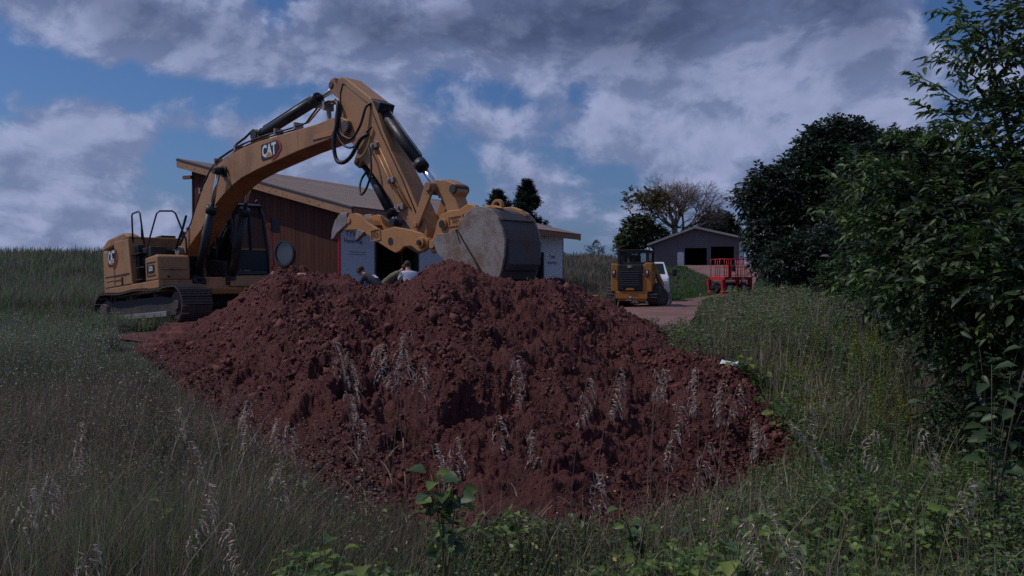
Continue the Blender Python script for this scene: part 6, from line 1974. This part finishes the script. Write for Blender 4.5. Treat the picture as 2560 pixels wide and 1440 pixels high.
# tall dry grass stalks with drooping seed heads, one by one
def stalk(px, py, Y, bend, seed, dense=1.0, label=None, headlen=.22):
    """px, py: where the head ends"""
    r2 = np.random.default_rng(seed)
    xt = (px - 1280) / 2000 * Y; zt = ZE + (690 - py) / 2000 * Y
    x0 = xt - bend; z0 = float(gz(x0, Y)) if not in_pile(np.array([x0]), np.array([Y]), 0)[0] else pile_z(x0, Y)
    t = empty('dry_grass_stalk', (x0, Y, z0), 0, label or 'thin dry grass stalk with a pale drooping seed head in front of the pile', 'grass stalk', 'tall dry seed headed grass stalks')
    H = zt - z0
    q = np.linspace(0, 1, 12)
    pts = np.stack([bend * q ** 2.4, .04 * q ** 2 * r2.normal(0, 1) * np.ones(12), H * (q - .02 * np.sin(q * 3))], 1)
    b_ = MB(); b_.tube([tuple(p) for p in pts], .0028, 4, .0012); b_.build('stem', M['dry_stem'], t)
    # seed head: drooping branchlets strung with spikelets, mostly to one side
    nb0 = int(15 * dense); P1 = []; DD = []
    sd = 1.0 if r2.random() < .75 else -1.0
    for k in range(nb0):
        u = (k + .3 * r2.random()) / nb0
        ql = 1 - u * headlen / max(H, .3)
        c0 = np.array([np.interp(ql, q, pts[:, m_]) for m_ in range(3)])
        out = np.array([sd * r2.uniform(.5, 1.0) if r2.random() < .8 else -sd * .5, r2.uniform(-.6, .6), r2.uniform(.2, .8)])
        L_ = (.020 + .055 * math.sin(math.pi * min(1, u * .8 + .15))) * r2.uniform(.55, 1.15)
        for m_ in range(6):
            f = (m_ + 1) / 6
            P1.append(c0 + out * L_ * f * np.array([1, 1, 1]) - np.array([0, 0, L_ * 1.25 * f * f]))
            DD.append(out * (1 - f) * .8 + np.array([sd * .25, 0, -1.0 * f - .1]) + r2.normal(0, .18, 3))
    P1 = np.array(P1); D_ = unit(np.array(DD)); n = len(P1)
    N_ = unit(np.cross(D_, r2.normal(0, 1, (n, 3))))
    cc = np.array([(.68, .54, .45), (.58, .45, .37), (.74, .62, .53), (.46, .35, .28)])[r2.integers(0, 4, n)]
    link('seed_head', leaf_mesh('seed_head', [leaf_batch(P1, D_, N_, .025 * r2.uniform(.7, 1.3, n), np.full(n, .0056), cc, simple=True)], M['dry']), t, kind='stuff')
    nb_ = 2 + int(r2.random() * 2)
    for k in range(nb_):
        f = r2.uniform(.15, .55); i_ = int(f * 11); a = r2.uniform(0, 2 * np.pi); L_ = r2.uniform(.12, .25)
        pb = pts[i_]; d_ = np.array([np.cos(a), np.sin(a), 1.0])
        e = np.stack([pb + d_ * L_ * s * np.array([1, 1, 1 - .9 * s]) for s in np.linspace(0, 1, 5)])
        b_ = MB()
        for s in range(4):
            w_ = .004 * (1 - s / 4.2); w2 = .004 * (1 - (s + 1) / 4.2)
            b_.add([e[s] + (w_, 0, 0), e[s] - (w_, 0, 0), e[s + 1] - (w2, 0, 0), e[s + 1] + (w2, 0, 0)], [(0, 1, 2, 3)])
        b_.build('leaf_blade', M['dry_stem'], t)


ST = [(836, 850, 4.6, -.16, 'leftmost tall stalk whose long seed head curls over the middle of the pile'), (870, 880, 4.7, -.10, 'stalk with a short pale head just right of the leftmost tall stalk'),
      (965, 858, 4.4, -.12, 'bushy headed stalk leaning left before the centre of the pile'), (1020, 826, 4.4, .10, 'tallest stalk, its full pale head standing above the centre of the pile'), (1005, 870, 4.5, -.02, None), (935, 868, 4.8, -.1, None),
      (1285, 893, 4.3, -.02, 'straight narrow headed stalk below the excavator bucket'), (1470, 945, 4.3, .10, 'feathery stalk right of centre, head bent to the right'), (1545, 922, 4.2, .14, 'tall open feathery stalk before the right half of the pile'),
      (1658, 918, 4.8, .10, None), (1746, 918, 4.4, .0, 'upright thin stalk rising to the white scrap on the right shoulder'), (1815, 950, 4.6, .05, 'dense headed stalk just under the white scrap'), (1840, 962, 4.5, .12, None), (1700, 1005, 4.4, .08, None),
      (1870, 1045, 4.2, .0, None), (1965, 1052, 4.0, -.38, 'stalk arching far to the left over the right foot of the pile'), (2020, 1010, 4.9, .02, None), (1770, 1110, 3.9, .10, None), (1900, 1060, 4.3, .03, None),
      (630, 1000, 4.2, .04, 'tall stalk with a full head before the left flank of the pile'), (700, 1045, 4.1, -.05, None), (715, 1060, 4.1, .02, None), (450, 1112, 3.6, -.12, None), (182, 1060, 4.0, .0, 'slender upright stalk in the left weeds'),
      (1138, 1090, 4.0, .02, None), (1075, 1120, 3.8, -.08, None), (1240, 1040, 4.3, -.04, None), (1340, 1075, 4.1, -.03, None), (60, 1215, 3.1, .05, None), (110, 1190, 3.2, .06, None), (485, 1225, 2.9, .10, 'stalk with a braided head drooping at the lower left'), (575, 1320, 2.7, -.1, None),
      (210, 1370, 2.5, .12, None), (1690, 1085, 4.0, .05, None), (1480, 1170, 3.6, -.04, None), (680, 1165, 3.6, -.1, None), (1640, 930, 4.9, .03, None), (2190, 1075, 3.8, -.03, None), (2330, 1080, 3.7, -.06, None), (2410, 1190, 3.3, .14, None),
      (1900, 1245, 3.1, -.12, None), (1965, 1330, 2.8, .03, None), (1870, 1300, 2.9, -.15, None), (860, 985, 4.4, -.06, None), (895, 1030, 4.3, -.05, None), (1050, 905, 4.6, .05, None), (425, 1020, 4.4, -.10, None)]
ORD = 'first second third fourth fifth sixth seventh eighth ninth tenth eleventh twelfth thirteenth fourteenth fifteenth sixteenth seventeenth eighteenth nineteenth twentieth'.split()
ORD += ['twenty ' + q for q in ORD[:9]] + ['thirtieth'] + ['thirty ' + q for q in ORD[:9]]
small = sorted([q for q in ST if q[4] is None])
ST = [q if q[4] else (*q[:4], '~%s from the left of the small headed dry grass stalks' % ORD[small.index(q)]) for q in ST]
for i, (px_, py_, Y_q, bd, lb_) in enumerate(ST):
    big_ = lb_[0] != '~'; lb_ = lb_.lstrip('~')
    stalk(px_, py_, Y_q, bd, 400 + i, 1.0 if big_ else .75, lb_, .24 if big_ else .17)

# tiny flowers: white umbels in the left weeds, pale yellow toadflax in front
def florets(name, n, p0, p1, y0, y1, hz, size, cols, seed, mat, prob=None):
    X, Y, r2 = polar_pts(n, p0, p1, y0, y1, seed, 1.0)
    ok = ~in_pile(X, Y, 0) & ~in_yard(X, Y)
    if prob is not None: ok &= r2.random(n) < prob(X, Y)
    X, Y = X[ok], Y[ok]; n = len(X)
    P0 = np.stack([X, Y, gz(X, Y) + hz[0] + (hz[1] - hz[0]) * r2.random(n)], 1)
    D_ = unit(r2.normal(0, 1, (n, 3)) + np.array([0, 0, .5])); N_ = unit(np.cross(D_, r2.normal(0, 1, (n, 3))))
    cc = np.asarray(cols)[r2.integers(0, len(cols), n)]
    s_ = size * r2.uniform(.6, 1.4, n)
    link(name, leaf_mesh(name, [leaf_batch(P0, D_, N_, s_, s_ * .7, cc, simple=True)], mat), kind='stuff')
florets('brown_seed_heads', 26000, -.70, -.16, 3.6, 12, (.25, .62), .016, [(.24, .18, .145), (.30, .24, .19), (.18, .135, .11)], 304, M['dry'], lambda X, Y: ss(.34, .6, fbm(X * .8 + 5, Y * .8, 3, 39)) * .9 + .1)
florets('white_wildflowers', 9000, -.66, -.42, 6, 14, (.35, .78), .016, [(.45, .47, .44), (.34, .36, .34)], 301, M['petal'], lambda X, Y: ss(.42, .62, fbm(X * .7, Y * .7, 3, 9)) * .8 + .1)
florets('yellow_wildflowers', 1400, -.20, .36, 3.0, 5.2, (.18, .50), .018, [(.62, .52, .22), (.66, .58, .34), (.6, .42, .10)], 302, M['petal'], lambda X, Y: ss(.5, .68, fbm(X * 1.6 + 2, Y * 1.6, 3, 19)))
florets('orange_wildflowers', 300, .28, .50, 5.5, 12, (.4, .75), .03, [(.42, .28, .05), (.35, .26, .06)], 303, M['petal'], lambda X, Y: ss(.52, .66, fbm(X * 1.0 + 2, Y * 1.0, 3, 29)))


# low leafy undergrowth: small leaves, several masses
def undergrowth(name, n, p0, p1, y0, y1, h0, h1, leaf, wd, cols, seed, k=1.0, prob=None):
    X, Y, r2 = polar_pts(n, p0, p1, y0, y1, seed, k)
    ok = ~in_pile(X, Y, .1) & ~near_road(X, Y) & ~in_yard(X, Y)
    if prob is not None: ok &= r2.random(n) < prob(X, Y)
    X, Y = X[ok], Y[ok]; n = len(X)
    m = fbm(X * .8 + 1, Y * .8, 3, seed)
    hgt_ = (h0 + (h1 - h0) * ss(.3, .7, m)) * low_near_pile(X, Y)
    P0 = np.stack([X, Y, gz(X, Y) + hgt_ * r2.random(n) ** .45], 1)
    an = r2.uniform(0, 2 * np.pi, n)
    D_ = unit(np.stack([np.cos(an), np.sin(an), r2.uniform(-.3, .7, n)], 1)); N_ = unit(np.array([0, 0, 1.0]) + r2.normal(0, .45, (n, 3))); N_ = unit(N_ - D_ * (N_ * D_).sum(1, keepdims=True))
    cc = np.asarray(cols)[r2.integers(0, len(cols), n)] * r2.uniform(.6, 1.35, (n, 1)) * (.6 + .8 * m)[:, None]
    L_ = leaf * r2.uniform(.6, 1.3, n) * np.maximum(1, Y / 9)
    link(name, leaf_mesh(name, [leaf_batch(P0, D_, N_, L_, L_ * wd, cc, simple=True)], M['leaf']), kind='stuff')
undergrowth('bank_undergrowth', 90000, .15, .56, 8.5, 40, .20, .75, .036, .5, GREEN + GREEN + DULL, 311, .9, lambda X, Y: np.where((X / Y < .27) & (Y > 26), .15, 1.0))
undergrowth('front_undergrowth', 80000, -.16, .70, 2.8, 9.0, .22, .60, .034, .55, BUSH_G + BUSH_G + DULL[:2], 312, 1.0)
def groundcover():
    X, Y, r2 = polar_pts(11000, -.30, .70, 2.4, 6.5, 321, 1.0)
    m = fbm(X * 1.3 + 4, Y * 1.3, 3, 322)
    ok = ~in_pile(X, Y, .1) & (r2.random(len(X)) < ss(.44, .60, m))
    X, Y, m = X[ok], Y[ok], m[ok]; n = len(X)
    P0 = np.stack([X, Y, gz(X, Y) + (.20 + .45 * m) * r2.random(n) ** .5 * low_near_pile(X, Y)], 1)
    an = r2.uniform(0, 2 * np.pi, n)
    D_ = unit(np.stack([np.cos(an), np.sin(an), r2.uniform(-.4, .3, n)], 1)); N_ = unit(np.array([0, -.2, 1.0]) + r2.normal(0, .35, (n, 3))); N_ = unit(N_ - D_ * (N_ * D_).sum(1, keepdims=True))
    cc = np.array([(.13, .20, .035), (.10, .17, .04), (.16, .23, .05), (.075, .13, .04)])[r2.integers(0, 4, n)] * r2.uniform(.7, 1.25, (n, 1))
    link('leafy_groundcover', leaf_mesh('leafy_groundcover', [leaf_batch(P0, D_, N_, .055 * r2.uniform(.5, 1.3, n), .04 * r2.uniform(.6, 1.2, n), cc)], M['leaf']), kind='stuff')
groundcover()
undergrowth('left_undergrowth', 85000, -.70, -.16, 3.0, 20, .2, .52, .018, .5, GREEN + DULL + BROWN, 313, 1.0)
# a darker thicket of shrub under the near tree
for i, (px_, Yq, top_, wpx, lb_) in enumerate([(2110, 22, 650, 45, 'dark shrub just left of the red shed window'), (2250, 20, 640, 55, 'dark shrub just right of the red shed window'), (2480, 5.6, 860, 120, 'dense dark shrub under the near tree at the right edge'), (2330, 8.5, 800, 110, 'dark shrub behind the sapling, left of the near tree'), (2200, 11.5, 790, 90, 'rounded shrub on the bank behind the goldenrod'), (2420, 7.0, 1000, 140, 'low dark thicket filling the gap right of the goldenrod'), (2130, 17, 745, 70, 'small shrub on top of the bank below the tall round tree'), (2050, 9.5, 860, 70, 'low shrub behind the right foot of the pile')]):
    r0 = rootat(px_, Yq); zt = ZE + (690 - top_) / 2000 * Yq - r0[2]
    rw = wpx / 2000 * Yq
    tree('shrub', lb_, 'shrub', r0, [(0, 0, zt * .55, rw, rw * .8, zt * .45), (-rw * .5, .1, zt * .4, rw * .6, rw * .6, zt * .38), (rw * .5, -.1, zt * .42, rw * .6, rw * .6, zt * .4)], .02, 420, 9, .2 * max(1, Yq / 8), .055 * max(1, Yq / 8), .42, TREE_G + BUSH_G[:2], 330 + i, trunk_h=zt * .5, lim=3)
